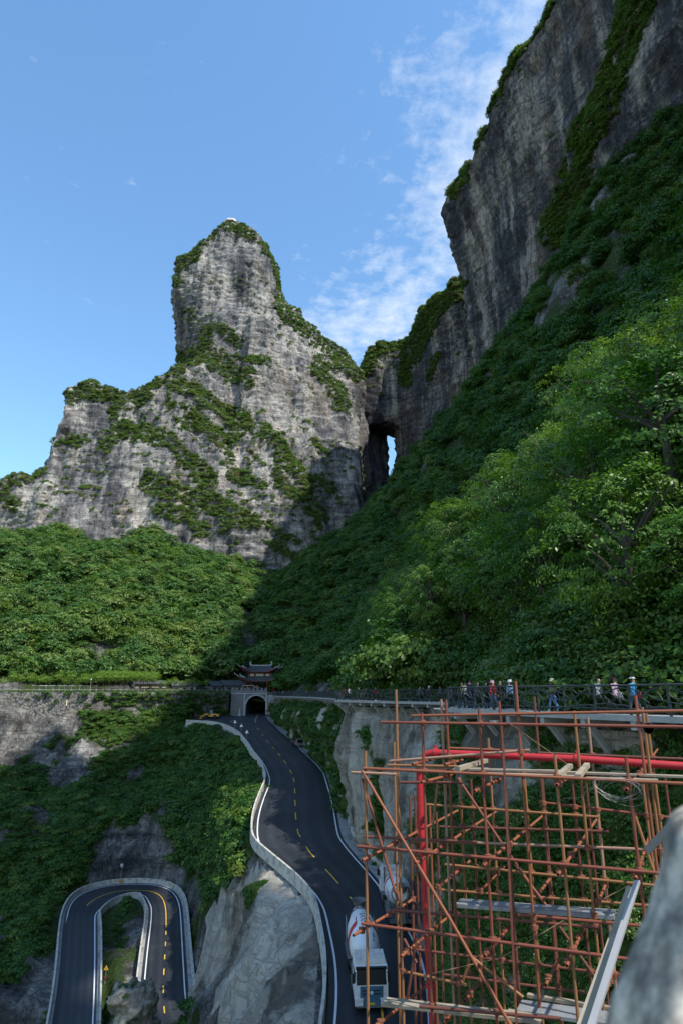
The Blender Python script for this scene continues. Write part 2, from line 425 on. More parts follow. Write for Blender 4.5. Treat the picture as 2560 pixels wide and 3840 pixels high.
def rock_disp(V, nrm, big=6.0, flute=2.6, bed=1.5, fine=1.0, seed=0, bs=45.0, bedh=7.0, fl=9.0):
    d = big * fbm(V / bs, 4, seed)
    d += flute * fbm(V / np.array([fl, fl, fl * 7]), 3, seed + 5)
    s_ = V[:, 2] / bedh + 1.2 * fbm(V / 60.0, 2, seed + 9) + .25 * fbm(V / 9.0, 2, seed + 10)
    saw = (s_ - np.floor(s_)); m = np.clip(.5 + fbm(V / 40.0, 2, seed + 12), 0, 1)
    s2 = s_ * 3.1; saw2 = s2 - np.floor(s2)
    d += bed * m * (saw - .5) * 1.3 + bed * .4 * (saw2 - .5)
    r = 1 - np.abs(fbm(V / np.array([14., 14., 20.]), 3, seed + 21)); d -= 1.8 * bed * np.clip(r - .86, 0, 1) * 7 * .3
    d += fine * fbm(V / 4.5, 3, seed + 30)
    return V + nrm * d[:, None]

# ------------------------------------------------------------------ ground sheet
gm = MB(); R_ = 4000
gm.add([(-R_, -R_, -75), (R_, -R_, -75), (R_, R_, -75), (-R_, R_, -75)], [(0, 1, 2, 3)])
tag(gm.build('ground', MAT['forest_floor']), kind='structure')

# ------------------------------------------------------------------ the mountain with its summit tower
def tower():
    secs = []
    for v, ul, ur, hd, yc in ((842, 848, 905, 10, 605), (856, 815, 945, 18, 606), (885, 780, 985, 26, 608), (935, 720, 1010, 34, 610), (985, 664, 1030, 40, 612),
                              (1060, 648, 1046, 46, 614), (1150, 644, 1062, 50, 615), (1325, 646, 1110, 56, 615), (1500, 640, 1160, 66, 612), (1800, 620, 1200, 85, 600), (2300, 600, 1220, 120, 570)):
        yf = yc - hd * .62; xl, _, z = px(ul, v, yf); xr = px(ur, v, yf)[0]
        cx, hw = (xl + xr) / 2, (xr - xl) / 2; pts = []
        for k in range(28):
            a = 2 * math.pi * k / 28; c, s_ = math.cos(a), math.sin(a)
            pts.append((cx + hw * math.copysign(abs(c) ** .72, c), yc + hd * math.copysign(abs(s_) ** .72, s_), z))
        secs.append(pts)
    return loft(secs[::-1])
BODIES = [tower(),
    relief([(-420, 1960, 470), (-150, 1880, 476), (0, 1812, 482), (60, 1800, 485), (140, 1785, 490), (300, 1800, 495)], 40, 445, 60),
    relief([(135, 1775, 495), (175, 1700, 498), (215, 1635, 500), (238, 1580, 503), (252, 1530, 505), (272, 1462, 508), (340, 1447, 510), (460, 1458, 514), (560, 1422, 518), (650, 1362, 524), (760, 1400, 530), (860, 1450, 530)], 40, 448, 90, 1.2),
    relief([(640, 1350, 545), (700, 1342, 548), (770, 1325, 550), (810, 1365, 550), (860, 1402, 548), (935, 1432, 545), (1010, 1500, 545), (1080, 1600, 540)], 40, 462, 60, 1.25),
    relief([(560, 1470, 508), (710, 1470, 508), (806, 1518, 507), (883, 1566, 505), (959, 1592, 502), (1023, 1630, 500), (1068, 1688, 497), (1112, 1745, 494), (1144, 1808, 490), (1160, 1860, 488), (1200, 1900, 485), (1270, 1990, 482)], 40, 444, 90, 1.2),
    relief([(960, 1040, 602), (1000, 1030, 600), (1048, 1075, 598), (1085, 1150, 598), (1130, 1190, 600), (1200, 1240, 605), (1250, 1285, 608), (1310, 1335, 612), (1335, 1365, 618)], 40, 470, 80, 1.55),
    relief([(470, 1700, 492), (520, 1640, 494), (600, 1655, 496), (680, 1690, 494), (760, 1790, 488), (850, 1900, 480)], 40, 440, 60, 1.15),
    ]
# right flank that runs back into the cave
BODIES.append(loft([[(-60, 520, 40), (2, 545, 40), (48, 642, 40), (48, 720, 40), (-60, 720, 40)], [(-60, 530, 200), (5, 556, 200), (53, 642, 200), (54, 720, 200), (-60, 720, 200)],
                    [(-60, 555, 325), (12, 585, 325), (50, 642, 325), (50, 720, 325), (-60, 720, 325)]]))
mv, mf = remesh(BODIES, 1.75)
mv = smooth_mesh(mv, mf, 3)
nr, _ = vnormals(mv, mf)
mv = rock_disp(mv, nr, 5.0, 2.8, 2.3, 1.1, 3)
keep = mv[mf].mean(1)[:, 1] < 690
mf = mf[keep]
mu_, mvv_, _ = proj(mv)
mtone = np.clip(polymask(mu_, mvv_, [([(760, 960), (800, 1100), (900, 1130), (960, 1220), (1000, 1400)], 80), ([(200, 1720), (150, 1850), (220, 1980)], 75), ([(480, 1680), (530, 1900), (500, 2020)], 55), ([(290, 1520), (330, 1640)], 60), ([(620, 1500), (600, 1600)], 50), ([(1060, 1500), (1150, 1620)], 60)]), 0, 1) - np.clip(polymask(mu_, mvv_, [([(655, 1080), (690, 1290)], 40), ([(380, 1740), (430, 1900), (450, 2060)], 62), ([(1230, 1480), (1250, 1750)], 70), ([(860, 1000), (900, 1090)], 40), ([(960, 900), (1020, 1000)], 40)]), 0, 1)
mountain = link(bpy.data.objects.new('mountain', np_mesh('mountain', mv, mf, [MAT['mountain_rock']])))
mtone -= 2.4 * np.clip(1.6 * polymask(mu_, mvv_, [([(1385, 1430), (1390, 1950)], 95)]), 0, 1) * (mv[:, 1] > 552)  # recess shade of the cave cleft put into the already darker rock tone
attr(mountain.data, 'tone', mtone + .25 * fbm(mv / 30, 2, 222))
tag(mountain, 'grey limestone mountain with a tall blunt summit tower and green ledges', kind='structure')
mn, mfn = vnormals(mv, mf)

# ------------------------------------------------------------------ the long cliff on the right, and the bridge of rock over the cave
def sec(z, pts): return [(x, y, z) for x, y in pts]
wallb = [loft([sec(-30, [(112, 440), (140, 270), (176, 150), (186, 30), (185, -14), (300, -40), (300, 520), (160, 520)]),
               sec(180, [(100, 432), (126, 270), (158, 150), (166, 30), (163, -12), (300, -40), (300, 520), (160, 520)]),
               sec(270, [(98, 431), (122, 270), (152, 150), (160, 30), (158, -10), (300, -40), (300, 520), (160, 520)]),
               sec(330, [(91, 427), (119, 270), (150, 150), (157, 30), (156, -10), (300, -40), (300, 520), (160, 520)]),
               sec(372, [(81, 424), (118, 270), (149, 150), (156, 30), (156, -10), (300, -40), (300, 520), (160, 520)]),
               sec(398, [(92, 420), (124, 270), (154, 150), (160, 30), (162, -8), (300, -40), (300, 520), (160, 520)])]),
         loft([sec(-30, [(156, -61), (178, -79), (178, -92), (156, -74)]), sec(300, [(154, -61), (176, -79), (176, -92), (154, -74)]), sec(432, [(156, -62), (178, -80), (178, -91), (156, -73)])]),  # unseen free-standing block added to shade the gorge
         loft([sec(345, [(156, 8), (178, -10), (178, -90), (156, -72)]), sec(390, [(152, 8), (178, -14), (178, -90), (152, -72)]), sec(432, [(156, 6), (178, -12), (178, -90), (156, -72)])]),  # unseen span added: shades the far gorge, lets sun through to the near trees
         loft([sec(40, [(44, 606), (74, 570), (104, 515), (180, 500), (180, 700), (66, 700)]),
               sec(215, [(52, 604), (78, 572), (106, 517), (180, 500), (180, 700), (72, 700)]),
               sec(330, [(64, 602), (79, 576), (107, 518), (180, 500), (180, 700), (82, 700)]),
               sec(385, [(82, 594), (83, 578), (110, 521), (180, 510), (180, 700), (95, 700)])]),
         ]
# bridge: skyline of the knob, arched underside
br = []
for u, v, zb in ((1325, 1400, 120), (1345, 1395, 210), (1362, 1355, 250), (1382, 1305, 266), (1420, 1278, 270), (1470, 1275, 270), (1520, 1278, 262), (1560, 1275, 200), (1600, 1260, 150)):
    x, _, z = px(u, v, 606); br.append([(x, 598, zb), (x, 594, (z + zb) / 2), (x, 604, z), (x, 638, z), (x, 638, zb)])
wallb.append(loft(br))
wv, wf = remesh(wallb, 2.0)
wv = smooth_mesh(wv, wf, 2)
nr, _ = vnormals(wv, wf)
wv = rock_disp(wv, nr, 5.5, 3.0, 1.5, 1.1, 31, 40.0, 9.0)
keep = (wv[wf].mean(1)[:, 0] < 215) & (wv[wf].mean(1)[:, 1] < 690)
wf = wf[keep]
cu_, cv_, _ = proj(wv)
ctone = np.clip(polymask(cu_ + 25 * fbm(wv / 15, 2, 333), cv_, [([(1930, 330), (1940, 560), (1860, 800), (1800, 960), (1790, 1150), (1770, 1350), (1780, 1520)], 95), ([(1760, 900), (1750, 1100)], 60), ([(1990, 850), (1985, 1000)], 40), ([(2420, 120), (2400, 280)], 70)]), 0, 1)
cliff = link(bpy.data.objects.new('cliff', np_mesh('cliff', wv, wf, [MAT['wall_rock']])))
ctone = ctone - 1.4 * np.clip(1.5 * polymask(cu_, cv_, [([(1385, 1480), (1400, 1700)], 70)]), 0, 1)  # same cleft shade painted into the rock tone above the cave
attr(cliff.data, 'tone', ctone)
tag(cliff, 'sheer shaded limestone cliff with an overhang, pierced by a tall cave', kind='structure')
wnm, wfn = vnormals(wv, wf)

# ------------------------------------------------------------------ upper road: traced edges put on its inclined plane
RA, RB = -26.4, .0737
def zr(y): return RA + RB * y
BLpx = [(700, 2698), (750, 2700), (792, 2702), (834, 2710), (868, 2723), (899, 2742), (922, 2769), (945, 2807), (968, 2830), (988, 2866), (999, 2900), (995, 2925), (978, 2962), (962, 3004), (951, 3045), (947, 3086),
        (949, 3124), (966, 3149), (1012, 3186), (1074, 3236), (1128, 3281), (1169, 3327), (1190, 3368), (1206, 3451), (1223, 3542), (1227, 3646), (1219, 3750), (1206, 3840), (1190, 3930), (1170, 4030), (1140, 4200)]
BL = np.array([plin(u, v, RA + 1.0, RB) for u, v in BLpx]); BL[:, 2] -= 1.0
RWpx = [(985, 2672), (998, 2685), (1025, 2714), (1056, 2744), (1098, 2779), (1125, 2807), (1159, 2840), (1190, 2870), (1213, 2900), (1227, 2946), (1240, 2991), (1250, 3037), (1258, 3087), (1266, 3132), (1285, 3165), (1330, 3219), (1362, 3254),
        (1411, 3312), (1490, 3420), (1562, 3553), (1585, 3620), (1600, 3700), (1608, 3840), (1610, 4000), (1610, 4200)]
RW = np.array([plin(u, v, RA, RB) for u, v in RWpx])
YCpx = [(969, 2681), (961, 2692), (958, 2701), (961, 2718), (968, 2734), (985, 2756), (1004, 2780), (1025, 2804), (1047, 2829), (1069, 2857), (1095, 2900), (1103, 2924), (1106, 2966), (1107, 3011), (1109, 3060), (1118, 3123), (1160, 3194), (1244, 3285), (1337, 3393), (1406, 3575), (1430, 3785), (1440, 3900)]
YC = np.array([plin(u, v, RA, RB) for u, v in YCpx])
def yfun(P):
    o = np.argsort(P[:, 1]); return lambda y: np.interp(y, P[o, 1], P[o, 0])
xL, xR, xC = yfun(BL), yfun(RW), yfun(YC)
def smooth1(f, y, w=2.0): return (f(y - w) + 2 * f(y) + f(y + w)) / 4
ys = np.arange(26, 263, 1.0); nc = 17
rows = []
for y in ys:
    a, b = smooth1(xL, y) + .15, smooth1(xR, y) + .5
    if y > 246: a, b = xC(y) - 4.2, xC(y) + 4.6
    rows.append([(a + (b - a) * k / (nc - 1), y, zr(y)) for k in range(nc)])
V = np.array(rows).reshape(-1, 3)
me = np_mesh('road', V, grid_faces(len(ys), nc), [MAT['asphalt']], True); attr(me, 'lane', np.tile(np.linspace(0, 1, nc), len(ys)))
tag(link(bpy.data.objects.new('road', me)), 'dark asphalt mountain road curving down from the tunnel', kind='structure')
def ribbon(mb, pts, w, dz=.006):
    pts = [np.array(p, float) for p in pts]; vs = []
    for i, p in enumerate(pts):
        d = pts[min(i + 1, len(pts) - 1)] - pts[max(i - 1, 0)]; n = np.array([-d[1], d[0], 0]); n /= max(np.linalg.norm(n), 1e-9)
        vs += [p + n * w / 2 + [0, 0, dz], p - n * w / 2 + [0, 0, dz]]
    mb.add(vs, [(2 * i, 2 * i + 1, 2 * i + 3, 2 * i + 2) for i in range(len(pts) - 1)])
yl = np.arange(30, 246, 1.2)
m = MB(); ribbon(m, [(smooth1(xL, y) + .75, y, zr(y)) for y in yl if y < 222], .18)
tag(m.build('road_edge_line', MAT['white_paint']), kind='structure')
m = MB(); ribbon(m, [(smooth1(xR, y), y, zr(y)) for y in yl], .18)
tag(m.build('road_edge_line', MAT['white_paint']), kind='structure')
def dash(P0, f, zf, L, w=.16):
    m = MB(); ribbon(m, [(f(y), y, zf(y)) for y in np.linspace(P0 - L / 2, P0 + L / 2, 5)], w, .008); return m
for (u, v), L in [((968, 2734), 4), ((985, 2756), 4), ((1004, 2780), 4), ((1025, 2804), 4), ((1047, 2829), 4), ((1067, 2857), 4), ((1091, 2893), 4), ((1103, 2924), 4), ((1106, 2966), 4), ((1107, 3011), 4), ((1109, 3060), 4), ((1118, 3123), 4), ((1160, 3194), 4.2), ((1244, 3285), 4.6), ((1337, 3393), 4.2), ((1406, 3575), 4), ((1430, 3785), 3)]:
    y0 = plin(u, v, RA, RB)[1]
    tag(dash(y0, xC, zr, L).build('centre_line_dash', MAT['yellow_paint']), kind='structure')
tag(dash(237, xC, zr, 24).build('centre_line', MAT['yellow_paint']), kind='structure')

def wall_strip(mb, pts, th, h0, h1, side=1):
    """wall along pts (road level): outer face, top, inner face"""
    vs = []; n = len(pts)
    for i, p in enumerate(pts):
        d = np.array(pts[min(i + 1, n - 1)]) - np.array(pts[max(i - 1, 0)]); q = np.array([-d[1], d[0], 0.0]) * side; q /= max(np.linalg.norm(q), 1e-9)
        p = np.array(p, float)
        vs += [p + q * th + [0, 0, h0], p + q * th * .8 + [0, 0, h1], p + [0, 0, h1], p + [0, 0, h0]]
    fs = []
    for i in range(n - 1):
        for k in range(4): k2 = (k + 1) % 4; fs.append((4 * i + k, 4 * i + k2, 4 * i + 4 + k2, 4 * i + 4 + k))
    fs += [(0, 3, 2, 1), (4 * n - 4, 4 * n - 3, 4 * n - 2, 4 * n - 1)]
    mb.add(vs, fs)
def resample(P, step):
    P = np.asarray(P, float); s_ = np.r_[0, np.cumsum(np.linalg.norm(np.diff(P, axis=0), axis=1))]
    t = np.arange(0, s_[-1], step); return np.stack([np.interp(t, s_, P[:, k]) for k in range(P.shape[1])], 1)
def smoothpts(P, it=6):
    P = P.copy()
    for _ in range(it): P[1:-1] = (P[:-2] + 2 * P[1:-1] + P[2:]) / 4
    return P
BLs = smoothpts(resample(BL, 1.0)); BLs = BLs[BLs[:, 1] > 24]
def parapet(name, pts, th, h0, h1, side, seg, label, mat):
    root = empty(name, tuple(pts[0])); p0 = np.array(pts[0])
    for i in range(0, len(pts) - 1, seg):
        m = MB(); q = pts[i:i + seg + 1] - p0
        if len(q) < 2: break
        wall_strip(m, [q[0] * .985 + q[1] * .015] + list(q[1:-1]) + [q[-1] * .985 + q[-2] * .015], th, h0, h1, side); m.build('parapet_segment', mat, root)
    return tag(root, label, 'parapet')
parapet('road_parapet', BLs, .32, -.45, .92, -1, 9, 'white concrete parapet along the outer, valley edge of the upper road', MAT['concrete'])
sw = BLs[(BLs[:, 1] > 196)]
MAT['stained_wall'] = rock_mat('stained_retaining_wall', (.06, .06, .062), (.18, .18, .18), (.50, .50, .49), (.2, .18, .15), 4.0, 1.3, .3, (.1, .1), strata=.1)
rw = empty('retaining_wall', tuple(sw[0]))
for i in range(0, len(sw) - 1, 8):
    q = sw[i:i + 9] - sw[0]
    if len(q) > 1: m = MB(); wall_strip(m, list(q), .9, -9.5, -.42, -1); m.build('wall_segment', MAT['stained_wall'], rw)
tag(rw, 'white-stained stone retaining wall under the parapet by the yellow loader', 'wall')
yq = np.arange(244, 26, -1.2)
RP = smoothpts(np.array([(xR(y) + 1.9, y, zr(y)) for y in yq]))
m = MB(); Vg = []
for p, y in zip(RP, yq): Vg += [(smooth1(xR, y) + .5, y, zr(y) - .01), (p[0] + .1, y, zr(y) + .05)]
m.add(Vg, [(2 * i, 2 * i + 1, 2 * i + 3, 2 * i + 2) for i in range(len(yq) - 1)])
tag(m.build('gutter', MAT['gutter']), kind='structure')
parapet('road_kerb_wall', RP[8:], .4, -.4, .8, 1, 9, 'low concrete wall between the upper road and the rock face', MAT['concrete'])

# ------------------------------------------------------------------ hairpin road in the gorge
def hz(x, y): return -40 - float(np.clip((600 - x) / 250, 0, 1)) * float(np.clip((y - 450) / 900, 0, 1.2)) * 4
def H8(p): return pz(150 + p[0] * .4783, 3200 + p[1] * .4783, hz(*p))
HO = [(105, 1430), (120, 1338), (150, 1150), (180, 900), (195, 700), (205, 550), (225, 430), (270, 360), (340, 310), (450, 272), (600, 247), (750, 240), (880, 245), (980, 268), (1040, 300), (1080, 355), (1100, 430), (1108, 550), (1118, 750), (1130, 950), (1140, 1150), (1170, 1240), (1240, 1330), (1330, 1430)]
HI = [(410, 1430), (415, 1338), (425, 1150), (432, 900), (432, 700), (432, 550), (433, 490), (445, 465), (490, 420), (560, 370), (640, 345), (700, 330), (760, 323), (810, 325), (838, 345), (858, 385), (880, 430), (872, 550), (845, 750), (826, 950), (808, 1150), (800, 1240), (790, 1338), (785, 1430)]
HY = [(255, 1430), (262, 1338), (280, 1150), (293, 960), (303, 810), (315, 600), (330, 480), (370, 400), (450, 345), (560, 305), (680, 288), (790, 288), (880, 297), (940, 322), (975, 370), (990, 440), (992, 550), (987, 700), (980, 820), (973, 930), (966, 1070), (975, 1230), (985, 1290), (1000, 1400)]
def fine(L): 
    P = np.array([H8(p) for p in L]); t = np.arange(len(P)); T = np.linspace(0, len(P) - 1, (len(P) - 1) * 5 + 1)
    return smoothpts(np.stack([np.interp(T, t, P[:, k]) for k in range(3)], 1), 8)
ho, hi, hy = fine(HO), fine(HI), fine(HY)
nH = len(ho); out = ho - hi; out[:, 2] = 0; out /= np.linalg.norm(out, axis=1, keepdims=True)
rows_h = rows = np.stack([(hi - out * .55) * (1 - t) + (ho + out * .55) * t for t in np.linspace(0, 1, 7)], 1)
me = np_mesh('road', rows.reshape(-1, 3), grid_faces(nH, 7), [MAT['asphalt']], True); attr(me, 'lane', np.tile(np.linspace(0, 1, 7), nH))
tag(link(bpy.data.objects.new('road', me)), 'hairpin bend of dark asphalt road deep in the gorge', kind='structure')
for P in (ho, hi):
    m = MB(); ribbon(m, P, .17); tag(m.build('road_edge_line', MAT['white_paint']), kind='structure')
def seg_between(P, i0, i1):
    m = MB(); ribbon(m, P[i0:i1 + 1], .16, .008); return m
tag(seg_between(hy, 20, 81).build('centre_line', MAT['yellow_paint']), kind='structure')
hyd = resample(hy, .25); hu, hv, _ = proj(hyd)
for (zx, zy0, zy1) in ((293, 920, 995), (280, 1105, 1185), (262, 1300, 1380), (988, 605, 640), (985, 690, 730), (980, 790, 835), (973, 900, 955), (966, 1035, 1095), (975, 1195, 1260)):
    u0 = 150 + zx * .4783; sel = (np.abs(hu - u0) < 40) & (hv >= 3200 + zy0 * .4783) & (hv <= 3200 + zy1 * .4783)
    if sel.sum() > 2:
        m = MB(); ribbon(m, hyd[sel], .16, .008); tag(m.build('centre_line_dash', MAT['yellow_paint']), kind='structure')
hop = smoothpts(ho + out * 1.15); hip = smoothpts(hi - out * 1.0)
for P, Q in ((ho + out * .5, hop), (hi - out * .5, hip)):
    m = MB(); Vg = []
    for a, b in zip(P, Q): Vg += [a + [0, 0, -.01], b + [0, 0, .04]]
    m.add(Vg, [(2 * i, 2 * i + 1, 2 * i + 3, 2 * i + 2) for i in range(nH - 1)]); tag(m.build('gutter', MAT['gutter']), kind='structure')
parapet('hairpin_parapet', hop, .35, -.8, .9, 1, 6, 'weathered concrete parapet round the outside of the hairpin bend', MAT['concrete'])
parapet('hairpin_parapet', hip, .3, -.8, .8, -1, 6, 'concrete parapet round the inside of the hairpin bend', MAT['concrete'])

# ------------------------------------------------------------------ gorge side: everything left of and below the upper road
PLAZA = [(-330, 196), (-230, 203), (-150, 209), (-110, 214), (-80, 222), (-56, 236), (-45, 246), (-42, 250)]   # terrace edge
plx = np.array(PLAZA)
ctl = []
for P, k in ((hop, 6), (hip, 6), (hy, 8)):
    ctl += [(p[0], p[1], p[2] - .45) for p in P[::k]]
for p in BLs[::4]:
    ctl.append((p[0] - .4, p[1], p[2] - .6))
for p in BLs[::4]: ctl.append((p[0] + 1.2, p[1], p[2] - .75))
for p in BLs[::7]: ctl.append((p[0] + 8, p[1], p[2] - 2.2))
for x, y in PLAZA:
    ctl += [(x, y - .5, -.6), (x, y + 14, -.6), (x + 1, y - 3.5, -9), (x + 3, y - 11, -17.5), (x + 6, y - 26, -27)]
for x in (-78, -66, -54, -42): ctl += [(x, 160.5, -27.5), (x, 174, -26)]
ctl += [(-30, 150, -33), (-26, 166, -27), (-32, 185, -21), (-40, 205, -15), (-52, 222, -10), (-95, 150, -28), (-110, 120, -28), (-130, 80, -28), (-100, 90, -36), (-84, 130, -39), (-90, 60, -40), (-60, 40, -44), (-30, 40, -42), (-180, 120, -10)]
ctl += [(-15.5, 93, -24), (-13, 84, -25), (-8.5, 74, -26), (-23, 97, -40.8), (-21, 90, -40.8), (-19.5, 82, -40.5), (-18, 74, -40.5), (-16, 66, -40), (-24, 60, -42), (-28, 78, -42), (-27, 90, -41.5), (-12, 64, -34), (-10, 54, -36)]
zv = rbf(ctl)
gx = np.arange(-190, 12, .95); gy = np.arange(34, 240, .95)
X, Y = np.meshgrid(gx, gy); Z = zv(X, Y)
PALE = [(905, 3262), (817, 3364), (763, 3501), (725, 3605), (712, 3700), (804, 3860), (1000, 4300), (1240, 4300), (1225, 3840), (1222, 3640), (1200, 3420), (1150, 3340), (1070, 3270), (985, 3215), (940, 3230)]
G = np.stack([X, Y, Z], -1).reshape(-1, 3)
gf = grid_faces(len(gy), len(gx))
gn, _ = vnormals(G, gf)
# keep flat near the roads
def dist_to(P, Q, step=3):
    d = np.full(len(P), 1e9)
    for q in Q[::step]: d = np.minimum(d, np.hypot(P[:, 0] - q[0], P[:, 1] - q[1]))
    return d
dr = np.minimum(dist_to(G, hy), 99); dmask = np.clip((np.minimum(dist_to(G, hop, 2), dist_to(G, hip, 2)) - .6) / 3, 0, 1)
db = dist_to(G, BLs); dmask *= np.clip((db - .3) / 3, 0, 1)
u0, v0, _ = proj(G)
pale = inpoly(u0 + 10 * fbm(G / 4, 2, 77), v0 + 10 * fbm(G / 4, 2, 78), PALE) & (G[:, 0] > -26) & (G[:, 1] < 125)
amp = np.where(pale, .45, 1.0) * dmask
dd = (2.2 * fbm(G / 14, 4, 41) + 1.1 * fbm(G / np.array([3., 3., 9.]), 3, 45) + .55 * fbm(G / 1.6, 2, 47)) * amp
ripple = (2.2 * (.5 - np.abs(fbm(np.c_[G[:, 0] * .16 + G[:, 2] * .02, G[:, 1] * .16, G[:, 2] * .02], 3, 52))) + .9 * (.4 - np.abs(fbm(np.c_[G[:, 0] * .8 + G[:, 2] * .08, G[:, 1] * .8, G[:, 2] * .10], 2, 53)))) * dmask * pale
s_ = G[:, 2] / 3.1 + .9 * fbm(G / 12, 2, 55); saw = s_ - np.floor(s_)
blk = .9 * (saw - .5) * np.clip(.5 + fbm(G / 11, 2, 56), 0, 1) + .6 * np.sign(fbm(np.c_[G[:, :2] / 2.6, np.floor(s_) * 2.7], 1, 57)) * .5
G = G + gn * (dd + ripple + blk * dmask * np.where(pale, .35, 1))[:, None]
onroad = (dr < 3.6) & (np.minimum(dist_to(G, hop, 2), dist_to(G, hip, 2)) > .1)
zroad = np.array([hy[np.argmin(np.hypot(hy[:, 0] - p[0], hy[:, 1] - p[1])), 2] for p in G[dr < 5]])
tmp = G[dr < 5]; tmp[:, 2] = np.minimum(tmp[:, 2], zroad - .5); G[dr < 5] = tmp
rowsP = rows_h.reshape(-1, 3); dR = np.full(len(G), 1e9); zR = np.zeros(len(G)); cand = np.where(dr < 12)[0]
for q in rowsP:
    d_ = np.hypot(G[cand, 0] - q[0], G[cand, 1] - q[1]); b_ = d_ < dR[cand]; dR[cand[b_]] = d_[b_]; zR[cand[b_]] = q[2]
onr = dR < 1.5; G[onr, 2] = np.minimum(G[onr, 2], zR[onr] - .5)
under = (G[:, 0] > xL(G[:, 1]) - .35) & (G[:, 1] < 243); G[under, 2] = np.minimum(G[under, 2], zr(G[under, 1]) - .55)
fc = G[gf].mean(1)
keep = ~((fc[:, 0] > xL(fc[:, 1]) + 2.0) & (fc[:, 1] < 243)) | (fc[:, 1] < 26)
keep &= ~((fc[:, 1] > np.interp(fc[:, 0], plx[:, 0], plx[:, 1]) + 3))
gf2 = gf[keep]
u1, v1, _ = proj(G)
rockpoly = [[(-50, 2590), (275, 2590), (260, 2720), (150, 2800), (60, 2860), (-50, 2900)], [(280, 2590), (510, 2590), (510, 2660), (300, 2670)], [(370, 3110), (560, 3080), (700, 3140), (700, 3320), (560, 3300), (330, 3330)],
            [(455, 3455), (530, 3440), (545, 3540), (470, 3540)]]
slope = 1 - vnormals(G, gf)[0][:, 2]
veg = .62 + .5 * fbm(G / 9, 3, 60) - .25 * (slope > .75)
for rp in rockpoly: veg = np.where(inpoly(u1, v1, rp), .12 + .3 * fbm(G / 7, 3, 61), veg)
veg = np.where((u1 > 560) & (v1 > 2620) & (v1 < 3250) & (u1 < 960) & ~pale, veg + .35, veg)
veg = np.where((u1 < 420) & (v1 > 2880), veg + .04, veg)
veg = np.where(pale, .16 + .42 * fbm(G / np.array([2.5, 2.5, 5]), 3, 63) - .25 * (v1 > 3420), veg)
veg = np.clip(veg, 0, 1)
me = np_mesh('gorge_side', G, gf2, [MAT['gorge_rock'], MAT['pale_rock']]); attr(me, 'veg', veg)
me.polygons.foreach_set('material_index', pale[gf2].all(1).astype(np.int32)); me.update()
tag(link(bpy.data.objects.new('gorge_side', me)), 'rocky green gorge side dropping from the terrace to the hairpin bend', kind='structure')

# ------------------------------------------------------------------ left forest slope and right slope
tops = [(-500, 2000), (-200, 2005), (0, 2020), (150, 2018), (290, 2040), (420, 2090), (490, 2050), (560, 2018), (680, 2066), (780, 2112), (900, 2150), (1000, 2182), (1100, 2192), (1250, 2240), (1400, 2300)]
ctl = [(x, y + 12, 0) for x, y in PLAZA] + [(x, y + 4, -.4) for x, y in PLAZA] + [(-30, 262, 0), (-15, 275, 4)]
for u, v in tops:
    x, y, z = px(u, v, 428); ctl += [(x, y, z - 4.5), (x * 1.08, 470, z + 12)]
x, y, z = px(560, 2060, 380); ctl.append((x, y, z - 3))
ctl += [(-36, 300, 18), (-30, 330, 30), (-20, 370, 48)]
ze = rbf(ctl)
gx = np.arange(-360, 40, 2.2); gy = np.arange(206, 474, 2.2); X, Y = np.meshgrid(gx, gy); Z = ze(X, Y)
E = np.stack([X, Y, Z], -1).reshape(-1, 3); ef = grid_faces(len(gy), len(gx))
pe = np.interp(E[:, 0], plx[:, 0], plx[:, 1])
E[:, 2] += np.clip((E[:, 1] - pe - 14) / 20, 0, 1) * (5 * fbm(E / 35, 3, 70) + 1.2 * fbm(E / 8, 2, 72))
ec = E[ef].mean(1); ef = ef[(ec[:, 1] > np.interp(ec[:, 0], plx[:, 0], plx[:, 1]) + 1.0)]
me = np_mesh('hillside', E, ef, [MAT['forest_floor']], True); attr(me, 'veg', np.clip(.75 + .5 * fbm(E / 20, 3, 75), 0, 1))
tag(link(bpy.data.objects.new('hillside', me)), 'forested hillside below the sunlit limestone mountain', kind='structure')

WALK_IN = [(30, 14), (24, 22), (18.2, 30), (14, 39), (11.8, 48), (14.5, 62), (15.2, 76), (9, 86), (3.5, 99), (4.5, 112), (1.5, 130), (-2.5, 160), (-13, 205), (-22, 246), (-24, 262)]
wi = np.array(WALK_IN)
ctl = [(x, y, -1.2) for x, y in WALK_IN]
ctl += [(-27, 262, 4), (-24, 300, 30), (-20, 340, 56), (0, 420, 99), (20, 470, 114), (37, 484, 112), (54, 520, 174)]
ctl += [(-48, 330, 32), (-36, 400, 70), (-16, 470, 110), (12, 530, 140), (32, 580, 158)]
ctl += [(62, 560, 205), (88, 420, 198), (103, 340, 203), (115, 300, 210), (127, 250, 232), (136, 215, 235), (146, 180, 205), (158, 130, 190), (166, 60, 170), (166, 0, 100), (150, -60, 62)]
ctl += [(40, -30, 6), (60, -10, 30), (70, -60, 20), (36, 0, 6), (46, 34, 38), (53, 38, 60), (62, 26, 64), (58, 54, 58), (80, 46, 84)]  # last points lift the unseen near slope so it shades road and gorge
ctl += [(45, 120, 52), (60, 200, 100), (40, 200, 60), (30, 300, 90), (70, 300, 150)]
zd = rbf(ctl)
gx = np.arange(-60, 190, 2.2); gy = np.arange(-80, 592, 2.6); X, Y = np.meshgrid(gx, gy); Z = zd(X, Y)
D = np.stack([X, Y, Z], -1).reshape(-1, 3); df = grid_faces(len(gy), len(gx))
xin = np.interp(D[:, 1], wi[:, 1], wi[:, 0])
ramp_ = np.clip((D[:, 0] - xin - 4) / 18, 0, 1)
dn, _ = vnormals(D, df)
D = D + dn * (ramp_ * (5 * fbm(D / 30, 4, 80) + 1.8 * fbm(D / 7, 2, 82)))[:, None]
